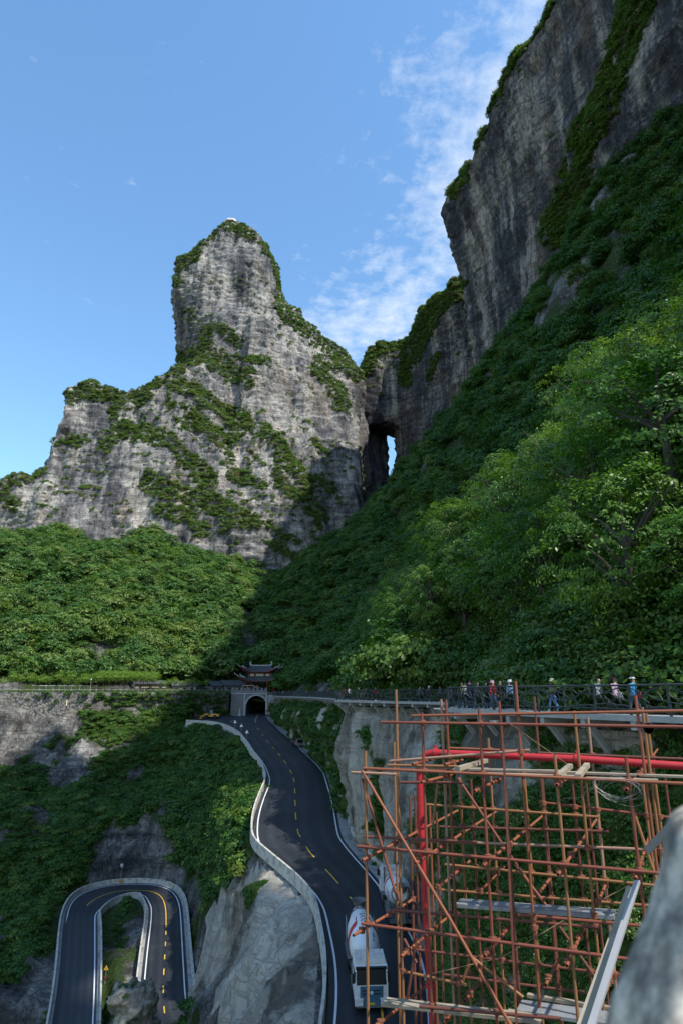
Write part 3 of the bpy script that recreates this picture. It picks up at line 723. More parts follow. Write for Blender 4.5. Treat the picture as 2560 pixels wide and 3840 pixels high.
xin = np.interp(D[:, 1], wi[:, 1], wi[:, 0]); dl = (D[:, 0] < xin) & (D[:, 1] < 266)
outside = D[:, 0] < xin - 2.3; D[dl, 0] = xin[dl]; D[dl, 2] = -1.3
dc = D[df].mean(1); df = df[~((outside & (D[:, 1] < 266))[df].all(1)) & ((dc[:, 1] > 8) | (dc[:, 0] > 34))]
me = np_mesh('slope', D, df, [MAT['forest_floor']], True); attr(me, 'veg', np.clip(.62 + .6 * fbm(D / 18, 3, 85), 0, 1))
tag(link(bpy.data.objects.new('slope', me)), 'steep wooded slope rising from the walkway to the cliff', kind='structure')

# ------------------------------------------------------------------ rock face between the upper road and the walkway
FACE = []   # (base xyz, top xyz)
WALK_OUT = [(28, 14), (21.5, 21), (15.2, 29), (12.2, 34.5), (9.3, 41), (7.4, 46), (8.3, 50), (10.6, 60), (11.9, 74), (8.4, 80), (3.6, 88), (-1.1, 97), (0.6, 104), (0.2, 112), (-2.0, 130), (-6.5, 160), (-17, 205), (-26, 245)]
wo = np.array(WALK_OUT)
base_y = [12, 19, 27, 33, 40, 47, 52, 62, 76, 84, 93, 101, 107, 115, 132, 162, 207, 246]
for (tx, ty), by in zip(WALK_OUT, base_y):
    b = np.array([xR(by) + 2.1, by, zr(by) - .4]) if by >= 26 else np.array([xR(26) + 1.5 - (26 - by) * .35, by, zr(26) - .6])
    if by < 50: b[2] -= 1
    FACE.append((b, np.array([tx + 1.6, ty + .8, -1.9])))
FB = resample(np.array([f[0] for f in FACE]), .9); nF = len(FB)
tt = np.linspace(0, 1, nF); t0 = np.r_[0, np.cumsum(np.linalg.norm(np.diff(np.array([f[0] for f in FACE]), axis=0), axis=1))]; t0 /= t0[-1]
FT = np.stack([np.interp(tt, t0, np.array([f[1] for f in FACE])[:, k]) for k in range(3)], 1)
FT = smoothpts(FT, 8)
K = 30; rows = []
for i in range(nF):
    b, t_ = FB[i], FT[i]; r = []
    for k in range(K + 1):
        s_ = k / K; p = b * (1 - s_) + t_ * s_
        p = p + np.array([.9, .3, 0]) * 1.6 * math.sin(math.pi * s_) * -1 * (.5 if b[1] < 55 else 1)
        r.append(p)
    rows.append(r)
RF = np.array(rows).reshape(-1, 3); rff = grid_faces(nF, K + 1)
rn, _ = vnormals(RF, rff)
if rn[:, 0].mean() > 0: rn = -rn; rff = rff[:, ::-1]
edge = np.tile(np.minimum(1, np.minimum(np.arange(K + 1) / 2., (K - np.arange(K + 1)) / 2.)), nF)
RF = RF + rn * (edge * (1.1 * fbm(RF / 7, 4, 90) + .8 * fbm(RF / np.array([2.2, 2.2, 6]), 3, 92) + .35 * fbm(RF / .9, 2, 93)))[:, None]
fu, fv, _ = proj(RF)
vegf = .30 + .65 * fbm(RF / 5, 3, 95) + np.where(RF[:, 1] > 112, .45, 0) + np.where((RF[:, 1] < 62), .16, 0) - np.where((RF[:, 1] > 72) & (RF[:, 1] < 104), .22, 0)
me = np_mesh('rock_face', RF, rff, [MAT['pale_rock']]); attr(me, 'veg', np.clip(vegf, 0, 1))
tag(link(bpy.data.objects.new('rock_face', me)), 'pale cut rock face between the upper road and the walkway', kind='structure')
RFveg = vegf
# ------------------------------------------------------------------ foliage
def crown_mesh(name, mat, n_spray, per, rx, rz, leaf, spray_r, seed, flat=.35, droop=.15, shell=.55, cz=0.0, bottom=-.6, lobes=5, quad=True, aspect=.55):
    g = np.random.default_rng(seed)
    # lobed envelope
    L = g.normal(size=(lobes, 3)); L /= np.linalg.norm(L, axis=1, keepdims=True); L[:, 2] = np.abs(L[:, 2]) * .7
    d = g.normal(size=(n_spray * 3, 3)); d /= np.linalg.norm(d, axis=1, keepdims=True); d = d[d[:, 2] > bottom][:n_spray]
    k = np.max(d @ L.T, axis=1); rad = (.62 + .42 * np.clip(k, 0, 1) ** 3) * (shell + (1 - shell) * g.random(len(d)) ** .5)
    C = d * rad[:, None] * np.array([rx, rx, rz]) + np.array([0, 0, cz])
    n = len(C) * per; ci = np.repeat(np.arange(len(C)), per)
    sr = spray_r * (.6 + .8 * g.random(len(C)))[ci]
    o = g.normal(size=(n, 3)) * .5; o[:, 2] *= flat
    rr = np.hypot(o[:, 0], o[:, 1])
    P = C[ci] + o * sr[:, None]; P[:, 2] -= droop * rr ** 2 * sr
    # leaf frames: mostly facing up and outward
    nv = d[ci] * .95 + np.array([0, 0, .55]) + g.normal(size=(n, 3)) * .42; nv /= np.linalg.norm(nv, axis=1, keepdims=True)
    t = g.normal(size=(n, 3)); t -= nv * np.sum(t * nv, 1, keepdims=True); t /= np.linalg.norm(t, axis=1, keepdims=True)
    b = np.cross(nv, t); s_ = leaf * (.6 + .8 * g.random((n, 1)))
    V = np.stack([P - t * s_ * .5, P + b * s_ * aspect * .5 - t * s_ * .05, P + t * s_ * .5, P - b * s_ * aspect * .5 - t * s_ * .05], 1).reshape(-1, 3)
    return np_mesh(name, V, np.arange(n * 4).reshape(-1, 4), [mat])
def scatter(name, pts, scl, sources, label, seed=0, squash=None, kind='stuff', tilt=.12):
    """one object: instances of the source crowns on points, through geometry nodes"""
    g = np.random.default_rng(seed); n = len(pts)
    me = bpy.data.meshes.new(name); me.vertices.add(n); me.vertices.foreach_set('co', np.asarray(pts, np.float32).ravel())
    a = me.attributes.new('scl', 'FLOAT_VECTOR', 'POINT'); sv = np.repeat(np.asarray(scl)[:, None], 3, 1)
    if squash is not None: sv[:, 2] *= squash
    a.data.foreach_set('vector', sv.astype(np.float32).ravel())
    a = me.attributes.new('rot', 'FLOAT_VECTOR', 'POINT'); r = np.c_[g.normal(size=(n, 2)) * tilt, g.random(n) * 6.283]; a.data.foreach_set('vector', r.astype(np.float32).ravel())
    a = me.attributes.new('pick', 'INT', 'POINT'); a.data.foreach_set('value', g.integers(0, len(sources), n).astype(np.int32))
    ob = link(bpy.data.objects.new(name, me))
    ng = bpy.data.node_groups.new(name + '_nodes', 'GeometryNodeTree')
    ng.interface.new_socket('Geometry', in_out='INPUT', socket_type='NodeSocketGeometry'); ng.interface.new_socket('Geometry', in_out='OUTPUT', socket_type='NodeSocketGeometry')
    nd, lk = ng.nodes, ng.links
    gi, go = nd.new('NodeGroupInput'), nd.new('NodeGroupOutput'); iop = nd.new('GeometryNodeInstanceOnPoints'); jn = nd.new('GeometryNodeJoinGeometry')
    for s_ in sources:
        oi = nd.new('GeometryNodeObjectInfo'); oi.inputs['Object'].default_value = s_; oi.inputs['As Instance'].default_value = True; lk.new(oi.outputs['Geometry'], jn.inputs[0])
    def na(nm, t): x = nd.new('GeometryNodeInputNamedAttribute'); x.data_type = t; x.inputs['Name'].default_value = nm; return x.outputs[0]
    lk.new(gi.outputs[0], iop.inputs['Points']); lk.new(jn.outputs[0], iop.inputs['Instance']); iop.inputs['Pick Instance'].default_value = True
    lk.new(na('pick', 'INT'), iop.inputs['Instance Index']); lk.new(na('rot', 'FLOAT_VECTOR'), iop.inputs['Rotation']); lk.new(na('scl', 'FLOAT_VECTOR'), iop.inputs['Scale'])
    lk.new(iop.outputs[0], go.inputs[0])
    md = ob.modifiers.new('scatter', 'NODES'); md.node_group = ng
    return tag(ob, label, kind=kind)
def src(name, me): return bpy.data.objects.new(name, me)     # kept out of the scene
FAR = [src('far_crown', crown_mesh('far_crown', MAT['leaf_far'], 30, 26, 1.0, 1.0, .17, .42, 100 + i, bottom=-.25, flat=.24, droop=.4, shell=.8)) for i in range(5)]
CLF = [src('cliff_bush', crown_mesh('cliff_bush', MAT['leaf_cliff'], 28, 12, 1.0, .75, .26, .40, 120 + i, bottom=-.35, shell=.8)) for i in range(4)]
SLP = [src('slope_crown', crown_mesh('slope_crown', MAT['leaf_slope'], 90, 16, 1.0, .85, .135, .27, 140 + i, bottom=-.3, droop=.3, flat=.28)) for i in range(5)]
SHR = [src('shrub', crown_mesh('shrub', MAT['leaf_shrub'], 60, 18, 1.0, .8, .13, .30, 160 + i, bottom=-.2)) for i in range(4)]
LOW = [src('low_shrub', crown_mesh('low_shrub', MAT['leaf_slope'], 40, 10, 1.0, .6, .22, .36, 180 + i, bottom=-.15)) for i in range(4)]

def in_view(P, m=120, top=None):
    u, v, d = proj(P); return (d > 1) & (u > -m) & (u < 2560 + m) & (v > -m) & (v < 3840 + m)

# --- shrubs on the mountain's ledges
MV = [([(850, 850), (900, 850), (945, 882)], 26), ([(790, 880), (774, 891), (710, 949), (659, 1006), (650, 1050)], 30), ([(985, 910), (1023, 955), (1042, 1006), (1048, 1070), (1074, 1140)], 16),
      ([(1080, 1150), (1150, 1215), (1195, 1265), (1253, 1310), (1304, 1350), (1348, 1382)], 48), ([(1202, 1357), (1227, 1414), (1265, 1465), (1284, 1516)], 34), ([(685, 1166), (736, 1172), (710, 1204)], 12),
      ([(774, 1223), (819, 1223), (857, 1255), (895, 1287)], 22), ([(768, 1261), (781, 1312)], 30), ([(640, 1345), (717, 1335), (781, 1315), (819, 1363), (870, 1402), (925, 1418)], 44), ([(889, 1338), (946, 1350), (997, 1350)], 18),
      ([(268, 1476), (352, 1450), (429, 1458), (520, 1440), (612, 1410), (658, 1365)], 46), ([(459, 1480), (429, 1553)], 28), ([(395, 1670), (429, 1629), (475, 1600)], 34), ([(410, 1640), (400, 1690)], 24),
      ([(660, 1440), (710, 1459), (800, 1510), (857, 1555), (946, 1593), (1010, 1638), (1061, 1695), (1100, 1752), (1138, 1797), (1150, 1842)], 34), ([(679, 1587), (742, 1567), (800, 1612), (838, 1657), (895, 1644)], 32),
      ([(490, 1621), (582, 1637), (650, 1652), (689, 1713), (735, 1744), (765, 1782)], 34), ([(564, 1810), (628, 1835), (691, 1848), (755, 1880), (819, 1912), (883, 1944), (930, 1952)], 44), ([(742, 1784), (780, 1816), (800, 1860)], 34),
      ([(600, 1900), (710, 1944), (768, 1990)], 34), ([(883, 1771), (934, 1797), (985, 1822)], 24), ([(1048, 1797), (1093, 1848), (1138, 1874), (1176, 1912), (1202, 1950)], 30), ([(1195, 1797), (1240, 1822), (1265, 1861)], 28),
      ([(1004, 1963), (1055, 2008), (1112, 2027)], 18), ([(985, 2027), (1042, 2052), (1093, 2084), (1138, 2097)], 24), ([(-60, 1830), (0, 1800), (60, 1790), (140, 1778)], 40), ([(-30, 1850), (50, 1880)], 34), ([(215, 1660), (270, 1640), (290, 1650)], 20), ([(250, 2012), (300, 2015)], 14),
      ([(845, 1665), (870, 1720), (850, 1740)], 14), ([(930, 1690), (990, 1740)], 10), ([(840, 1990), (900, 2040)], 14), ([(560, 1480), (520, 1520)], 20), ([(640, 1520), (700, 1530)], 16), ([(1170, 1650), (1230, 1700)], 10)]
fc = mv[mf].mean(1); fu, fv, _ = proj(fc)
nz = mfn / np.maximum(np.linalg.norm(mfn, axis=1, keepdims=True), 1e-9)
facing = np.sum(nz * -fc, 1) > -30
mk = polymask(fu, fv, MV); mk = mk + .55 * fbm(fc / 14, 3, 200)
w = ((mk > .12) & facing).astype(float) + ((nz[:, 2] > .62) & facing & (fbm(fc / 20, 2, 205) > -.1)) * .55
w[(fc[:, 1] > 640)] *= .3
w *= in_view(fc, 40)
pts, idx = face_points(mv, mf, w, 13000)
sc = (1.35 + 1.5 * rng.random(len(pts)) ** 2) * np.where(pts[:, 1] > 545, .9, 1.05)
scatter('cliff_shrubbery', pts, sc, CLF, 'green shrubs growing along the ledges of the limestone mountain', 1)
w = ((polymask(fu, fv, MV) + .9 * fbm(fc / 9, 3, 207) > -.35) & (np.sum(nz * -fc, 1) > -30) & in_view(fc, 40)).astype(float)
pts, idx = face_points(mv, mf, w, 3800)
scatter('cliff_shrubbery', pts, .55 + .7 * rng.random(len(pts)) ** 2, CLF, 'small scattered shrubs in cracks of the limestone mountain', 33)
# --- on the long cliff: rim and gullies
WV = [([(2060, -40), (2030, 30), (1960, 140), (1850, 290), (1800, 400), (1730, 560), (1690, 690)], 52), ([(1700, 1080), (1620, 1160), (1580, 1240)], 46), ([(1575, 1290), (1545, 1350)], 26), ([(1540, 1285), (1450, 1285), (1390, 1325), (1365, 1375)], 36),
      ([(1520, 1420), (1515, 1340)], 30), ([(2420, -40), (2350, 150), (2300, 300), (2210, 480), (2180, 650), (2080, 880)], 62), ([(1640, 1330), (1610, 1420)], 14)]
fc = wv[wf].mean(1); fu, fv, _ = proj(fc); nz = wfn / np.maximum(np.linalg.norm(wfn, axis=1, keepdims=True), 1e-9)
facing = np.sum(nz * -fc, 1) > -60
mk = polymask(fu, fv, WV) + .45 * fbm(fc / 14, 3, 210)
w = ((mk > .15) & facing & in_view(fc, 60)).astype(float) + (nz[:, 2] > .6) * facing * (fc[:, 2] > 300) * in_view(fc, 300) * .5
pts, idx = face_points(wv, wf, w, 6500)
scatter('cliff_shrubbery', pts, 1.5 + 1.8 * rng.random(len(pts)) ** 2, CLF, 'shrubs along the rim and gullies of the shaded cliff', 2)
# --- left forest
ROCKG = [(880, 2330), (960, 2300), (985, 2400), (950, 2520), (890, 2520)]
def surf_scatter(V, F, n, maskf, m=120):
    fc = V[F].mean(1); w = maskf(fc).astype(float) * in_view(fc, m)
    return face_points(V, F, w, n)[0]
pe_ = lambda p: np.interp(p[:, 0], plx[:, 0], plx[:, 1])
def left_ok(p):
    u, v, _ = proj(p); return (p[:, 1] > pe_(p) + 22) & ~inpoly(u, v, ROCKG) & (p[:, 1] < 452) & (fbm(p / 16, 3, 220) > -.62)
pts = surf_scatter(E, ef, 4300, left_ok, 160)
sc = 2.0 + 4.2 * rng.random(len(pts)) ** 1.8; pts[:, 2] += sc * .75 + 3.0 * rng.random(len(pts))
scatter('forest', pts, sc, FAR, 'sunlit broadleaf forest covering the hillside below the mountain', 3, squash=1.05)
FAR2 = [src('far_crown', crown_mesh('far_crown', MAT['leaf_far2'], 26, 26, 1.0, .85, .17, .44, 105 + i, bottom=-.2, flat=.2, droop=.4, shell=.85, lobes=4)) for i in range(2)]
FAR3 = [src('far_crown', crown_mesh('far_crown', MAT['leaf_far3'], 30, 24, .8, 1.6, .17, .36, 108 + i, bottom=-.3, flat=.3, droop=.3, shell=.8, lobes=4)) for i in range(2)]
pts = surf_scatter(E, ef, 900, lambda p: left_ok(p) & (fbm(p / 25, 2, 221) > .05), 160); sc = 2.4 + 3.6 * rng.random(len(pts)) ** 1.5; pts[:, 2] += sc * .8 + 3.5 * rng.random(len(pts))
scatter('forest', pts, sc, FAR2, 'lighter yellow-green crowns standing out of the sunlit hillside forest', 31)
pts = surf_scatter(E, ef, 800, lambda p: left_ok(p) & (fbm(p / 22, 2, 226) > .0), 160); sc = 2.0 + 2.6 * rng.random(len(pts)); pts[:, 2] += sc * .9 + 2.5 * rng.random(len(pts))
scatter('forest', pts, sc, FAR3, 'darker narrow crowns among the sunlit hillside forest', 32)
# --- right slope
ROCKD = [[(2050, 1060), (2130, 1000), (2190, 1160), (2080, 1290), (2040, 1200)], [(2260, 900), (2400, 880), (2370, 1060), (2280, 1120)], [(2300, 40), (2600, 40), (2600, 330), (2420, 370), (2290, 330)]]
def right_ok(p):
    u, v, _ = proj(p); ok = np.ones(len(p), bool)
    for q in ROCKD: ok &= ~inpoly(u, v, q)
    return ok & (p[:, 0] < 170) & (p[:, 1] > 60) & (fbm(p / 13, 3, 230) > -.75)
pts = surf_scatter(D, df, 5600, right_ok, 200)
sc = 2.4 + 3.8 * rng.random(len(pts)) ** 1.7; pts[:, 2] += sc * .5 + 3.0 * rng.random(len(pts))
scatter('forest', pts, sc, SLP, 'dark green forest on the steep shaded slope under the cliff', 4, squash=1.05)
# trees beside and behind the viewpoint, out of the frame (they shade the gorge)
fc_ = D[df].mean(1); w = ((fc_[:, 1] < 75) & (fc_[:, 0] > 28) & (fc_[:, 0] < 150)).astype(float)
if w.sum():
    pts = face_points(D, df, w, 700)[0]; pts[:, 2] += 2.5
    scatter('forest', pts, 3.2 + 2.2 * rng.random(len(pts)), SLP, 'trees on the slope beside the viewpoint', 5, squash=1.1)
# --- gorge vegetation
gfc = G[gf2].mean(1); gveg = veg[gf2].mean(1); gu, gv, _ = proj(gfc)
palef = pale[gf2].all(1); dRf = dR[gf2].min(1)
offroad = ((gfc[:, 0] < xL(gfc[:, 1]) - 1.1) | (gfc[:, 1] > 243)) & (dist_to(gfc, hy) > 5.6) & (dRf > 2.4) & (dist_to(gfc, BLs) > 1.2) & ~((dist_to(gfc, BLs[BLs[:, 1] > 200]) < 5) & (gu > 740))
w = np.clip((gveg - .38) * 2.4, 0, 1) * offroad * in_view(gfc, 60) * ~palef
pts, _ = face_points(G, gf2, w, 7500)
sc = .7 + 1.5 * rng.random(len(pts)) ** 2
pu, pv, _ = proj(pts); sc = np.where((pu > 560) & (pv < 3250), sc * 1.35, sc); sc = np.where((pu > 370) & (pu < 580) & (pv > 3340), sc * .55, sc)
scatter('shrubbery', pts, sc, LOW, 'shrubs and creepers covering the shaded gorge side', 6)
w = np.clip((gveg - .30) * 3, 0, 1) * palef * in_view(gfc, 60) * offroad
pts, _ = face_points(G, gf2, w, 260)
scatter('shrubbery', pts, .25 + .45 * rng.random(len(pts)) ** 2, LOW, 'weeds growing in cracks of the pale rock below the road', 7)
# --- rock face by the walkway
rfc = RF[rff].mean(1); rv = RFveg[rff].mean(1)
w = np.clip((rv - .40) * 2.5, 0, 1) * in_view(rfc, 150)
pts, _ = face_points(RF, rff, w * (rfc[:, 1] >= 58), 1500)
scatter('shrubbery', pts, .6 + 1.1 * rng.random(len(pts)) ** 2, LOW, 'shrubs hanging on the rock face beside the upper road', 8)
pts, _ = face_points(RF, rff, np.clip((rv - .22) * 2.5, 0, 1) * in_view(rfc, 150) * (rfc[:, 1] < 58), 1500)
scatter('shrubbery', pts, .45 + .75 * rng.random(len(pts)) ** 1.5, SHR, 'leafy shrubs on the bank behind the scaffold', 9)
# ------------------------------------------------------------------ individual trees
def big_tree_meshes(i, seed):
    g = random.Random(seed); H = 1.0
    cr = crown_mesh('crown', MAT['leaf_near'], 130, 92, 1.05, 1.15, .044, .17, seed, flat=.22, droop=.6, shell=.55, cz=1.35, bottom=-.95, lobes=9)
    m = MB(); m.tube([(0, 0, -.25), (.03, .02, .35), (-.02, .05, .8), (.05, 0, 1.3), (.02, .03, 1.9)], [.075, .06, .05, .035, .012], 8)
    for k in range(9):
        a = g.random() * 6.28; z0 = .5 + g.random() * .9; L = .55 + .35 * g.random()
        m.tube([(0, 0, z0), (math.cos(a) * L * .5, math.sin(a) * L * .5, z0 + .28), (math.cos(a) * L, math.sin(a) * L, z0 + .42 + .2 * g.random())], [.026, .016, .005], 5)
    return cr, m.mesh('trunk', [MAT['bark']], True)
BT = [big_tree_meshes(i, 300 + i) for i in range(3)]
def plant_tree(name, loc, s, meshes, label, cat, group, rz=0, sz=None):
    t = empty(name, tuple(loc), rz); t.scale = (s, s, sz or s)
    link(bpy.data.objects.new('crown', meshes[0]), t); link(bpy.data.objects.new('trunk', meshes[1]), t)
    return tag(t, label, cat, group)
g_ = random.Random(5)
near_trees = [(17.5, 38, 5.2), (22, 40, 6.2), (26, 46, 6.8), (21, 50, 6.0), (28, 56, 7.2), (18, 56, 5.4), (24, 64, 7.0), (32, 66, 7.6), (19, 68, 5.8), (28, 76, 7.4), (20, 80, 6.2), (36, 80, 7.6), (13, 93, 5.2), (26, 90, 7.2), (10, 104, 5.4), (18, 100, 6.6), (12, 118, 5.8), (22, 112, 7.2), (8, 132, 5.6), (15, 128, 6.6), (23, 30, 5.2), (30, 36, 6.6), (38, 60, 7.4), (31, 48, 7.0), (20, 34, 4.6), (22, 31, 3.6), (25, 34, 4.4), (28, 38, 4.8), (27, 40, 5.6), (34, 44, 6.0), (24, 56, 6.0), (34, 56, 7.0), (22, 72, 6.4), (17, 88, 5.4), (23, 84, 6.8), (30, 84, 7.2), (15, 110, 5.8), (9, 122, 5.0), (18, 122, 6.4), (6, 146, 5.2), (13, 142, 6.2), (20, 140, 6.6)]
ORD = 'first second third fourth fifth sixth seventh eighth ninth tenth eleventh twelfth thirteenth fourteenth fifteenth sixteenth seventeenth eighteenth nineteenth twentieth twenty-first twenty-second twenty-third twenty-fourth twenty-fifth twenty-sixth twenty-seventh twenty-eighth twenty-ninth thirtieth thirty-first thirty-second thirty-third thirty-fourth thirty-fifth thirty-sixth thirty-seventh thirty-eighth thirty-ninth fortieth forty-first forty-second forty-third forty-fourth'.split()
rank_ = np.argsort(np.argsort([x / y for x, y, s in near_trees]))
for i, (x, y, s) in enumerate(near_trees):
    z = float(D[np.argmin((D[:, 0] - x) ** 2 + (D[:, 1] - y) ** 2), 2])
    plant_tree('broadleaf_tree', (x, y, z - .5), s * (.92 + .16 * g_.random()), BT[i % 3], 'broadleaf tree above the walkway, %s trunk counting from the gate tower towards the camera' % ORD[rank_[i]], 'tree', 'broadleaf trees above the walkway', g_.random() * 6.28, s * (.95 + .3 * g_.random()) * (.8 if x / y > .5 else 1.0))
fc_ = D[df].mean(1); w = ((fc_[:, 1] > 22) & (fc_[:, 1] < 140) & (fc_[:, 0] < 62)) * in_view(fc_, 200)
fill = face_points(D, df, w.astype(float) * (1 + 3 * (fc_[:, 1] < 50)), 2600)[0]; scatter('undergrowth', fill + [0, 0, .5], 1.0 + 2.2 * rng.random(len(fill)), SHR, 'dense undergrowth beneath the trees above the walkway', 11)

# young trees on the terrace
YT = (crown_mesh('crown', MAT['leaf_young'], 40, 22, 1.0, 1.25, .15, .42, 330, flat=.5, cz=2.6, bottom=-.9, lobes=6), None)
m = MB(); m.tube([(0, 0, -.1), (.02, 0, 1.2), (0, .03, 2.6)], [.055, .045, .02], 6)
for k in range(5):
    a = k * 1.25; m.tube([(0, 0, 1.4 + k * .15), (math.cos(a) * .5, math.sin(a) * .5, 2.1 + k * .15)], [.025, .008], 4)
YT = (YT[0], m.mesh('trunk', [MAT['bark']]))
def terr(u, back):                 # point on the terrace under pixel column u, 'back' metres behind its edge
    k = (u - 1280) / (FPX / CP); y = 225.0
    for _ in range(12): y = float(np.interp(k * y, plx[:, 0], plx[:, 1])) + back
    return k * y, y
for k, u in enumerate([8, 45, 70, 110, 135, 160, 178, 215, 245, 262, 290, 308, 322, 345]):
    x, y = terr(u, 5 + 2 * (k % 3)); s = 1.75 + .35 * ((k * 7) % 5) / 4
    plant_tree('young_tree', (x, y, 0), s, YT, 'yellow-green young tree on the sunlit terrace end, %s from the photo\'s left edge' % ORD[k], 'tree', 'single young terrace trees', k * 1.7, s * (.85 + .2 * (k % 2)))
for k in range(30):
    u = 362 + k * 7.6; x, y = terr(u, 4.5 + 3.2 * (k % 3)); s = 1.9
    plant_tree('young_tree', (x, y, 0), s, YT, 'young tree in the dense clipped terrace row, %s from its left end' % ORD[k], 'tree', 'dense row of young terrace trees', k * 2.3, 2.05 + .12 * (k % 3))
for k, u in enumerate([610, 632, 655, 680, 702, 722, 745, 775]):
    x, y = terr(u, 5 + 2 * (k % 2)); s = 1.25 + .3 * (k % 3) / 2
    plant_tree('young_tree', (x, y, 0), s, YT, 'small thin young tree, %s from the dense row towards the gate tower' % ORD[k], 'tree', 'small terrace trees near the gate', k * 1.1, s * 1.05)
# bright shrub in the last sun at the bend
BS = crown_mesh('foliage', MAT['leaf_bright'], 40, 26, 1.0, .9, .16, .36, 340, bottom=-.3)
sb = empty('sunlit_shrub', tuple(px(905, 3290, 93))); tag(sb, 'bright yellow-green shrub on top of the pale rock at the bend', 'shrub')
o = link(bpy.data.objects.new('foliage', BS), sb); o.scale = (1.5, 1.5, 1.5); o.location = (-.4, 0, .6)
m = MB()
for a in range(5): m.tube([(0, 0, -.6), (math.cos(a * 1.26) * .4, math.sin(a * 1.26) * .4, .7)], [.04, .015], 5)
m.build('stem', MAT['bark'], sb)

# rock pinnacle near the bottom edge
pc = px(508, 3690, 72)
secs = []
g2 = np.random.default_rng(9)
for k, (dz, r) in enumerate(((0, 1.1), (-.5, 1.9), (-1.4, 2.2), (-2.6, 2.0), (-4, 2.9), (-6, 3.1), (-9, 3.6), (-15, 4.6))):
    secs.append([(pc[0] + (k * .18 - .3) * (k < 4) + r * math.cos(a) * (1 + .16 * math.sin(3 * a + k)), pc[1] + r * .8 * math.sin(a), pc[2] + dz) for a in np.linspace(0, 6.283, 14, endpoint=False)])
pv_, pf_ = remesh([loft(secs[::-1])], .22)
pn_, _ = vnormals(pv_, pf_)
bl = np.floor(pv_[:, 2] / 1.1 + .4 * fbm(pv_ / 3, 2, 400)); 
pv_ = pv_ + pn_ * (.75 * fbm(pv_ / 1.9, 4, 401) + .35 * np.sign(fbm(np.c_[pv_[:, :2] / 1.4, bl * 3.3], 1, 405)) * .6 + .2 * fbm(pv_ / .4, 2, 406))[:, None]
pinn = link(bpy.data.objects.new('rock_pinnacle', np_mesh('rock_pinnacle', pv_, pf_, [MAT['pale_rock']]))); attr(pinn.data, 'veg', np.full(len(pv_), .12))
tag(pinn, 'craggy sunlit rock pinnacle with tufts of weeds beside the hairpin road', 'rock')
pfn = vnormals(pv_, pf_)[1]; pfn /= np.maximum(np.linalg.norm(pfn, axis=1, keepdims=True), 1e-9); pcn = pv_[pf_].mean(1)
ww = ((pfn[:, 2] > .25) & (pcn[:, 0] < pc[0] + .2)) * 1.0 + .04
pts, _ = face_points(pv_, pf_, ww, 170)
scatter('weeds', pts, .22 + .4 * rng.random(len(pts)), SHR, 'green weeds and shrubs on the rock pinnacle', 12)

# ------------------------------------------------------------------ terrace: edge wall, hedge, railing
MAT['masonry'] = None
def brick_mat(name, c1, c2, mortar, scale, bw=.5, rh=.25):
    m, n, l, b = new_mat(name); t = n.new('ShaderNodeTexCoord'); br_ = n.new('ShaderNodeTexBrick')
    mp = n.new('ShaderNodeMapping'); mp.inputs['Rotation'].default_value = (math.pi / 2, 0, 0); l.new(t.outputs['Object'], mp.inputs[0]); l.new(mp.outputs[0], br_.inputs[0])
    br_.inputs['Color1'].default_value = (*c1, 1); br_.inputs['Color2'].default_value = (*c2, 1); br_.inputs['Mortar'].default_value = (*mortar, 1); br_.inputs['Scale'].default_value = scale
    br_.inputs['Mortar Size'].default_value = .015; br_.inputs['Brick Width'].default_value = bw; br_.inputs['Row Height'].default_value = rh
    f = tnoise(n, l, .5, 6, .65); c = mixrgb(n, l, f, br_.outputs[0], (.06, .065, .07)); c = mixrgb(n, l, .55, br_.outputs[0], c)
    l.new(c, b.inputs['Base Color']); b.inputs['Roughness'].default_value = .85; bump(n, l, b, [(br_.outputs['Fac'], -.03)]); return m
MAT['masonry'] = brick_mat('grey_masonry', (.17, .175, .18), (.23, .235, .235), (.10, .10, .10), 1.0, .9, .4)
m_, n_, l_, b_ = new_mat('rubble_masonry'); t_ = n_.new('ShaderNodeTexCoord'); vo = n_.new('ShaderNodeTexVoronoi'); l_.new(t_.outputs['Object'], vo.inputs['Vector']); vo.inputs['Scale'].default_value = 1.4
l_.new(ramp(n_, l_, vo.outputs['Distance'], [(.15, (.24, .23, .21)), (.55, (.13, .125, .115)), (.75, (.05, .05, .045))]), b_.inputs['Base Color']); b_.inputs['Roughness'].default_value = .9; bump(n_, l_, b_, [(vo.outputs['Distance'], -.2), (tnoise(n_, l_, 2, 5, .6), .2)]); MAT['rubble'] = m_
MAT['white_wood'] = flat_mat('white_painted_timber', (.68, .68, .66), .6, var=.08)
edge = resample(np.array([(x, y, 0) for x, y in PLAZA]), 2.0); edge = edge[(edge[:, 0] > -175)]
tw = empty('retaining_wall', tuple(edge[0])); e0 = edge[0]
for i in range(0, len(edge) - 1, 6):
    m = MB(); q = edge[i:i + 7] - e0
    if len(q) > 1: wall_strip(m, [c + rng.normal(size=3) * [.15, .25, 0] for c in q], .6, -9 if e0[0] + q[0][0] < -75 else -11, .25, -1); m.build('wall_segment', MAT['rubble'], tw)
tag(tw, 'rough stone retaining wall along the edge of the terrace', 'wall')
HG = [src('hedge_clump', crown_mesh('hedge_clump', MAT['leaf_far'], 30, 16, 1.0, .8, .16, .4, 350, bottom=-.4))]
hp = np.repeat(resample(edge, .55), 2, 0) + rng.normal(size=(len(resample(edge, .55)) * 2, 3)) * [.2, .35, .1] + [0, 1.1, .45]
hp = hp[in_view(hp, 20)]
scatter('hedge', hp, .42 + .2 * rng.random(len(hp)), HG, 'low clipped hedge running along the terrace edge', 13)
hp = np.repeat(resample(edge, .5), 3, 0); hp = hp + rng.normal(size=hp.shape) * [.4, .5, 0] + np.c_[np.zeros(len(hp)), -.9 * np.ones(len(hp)), -rng.random(len(hp)) * np.where(hp[:, 0] > -70, 9, 4)]
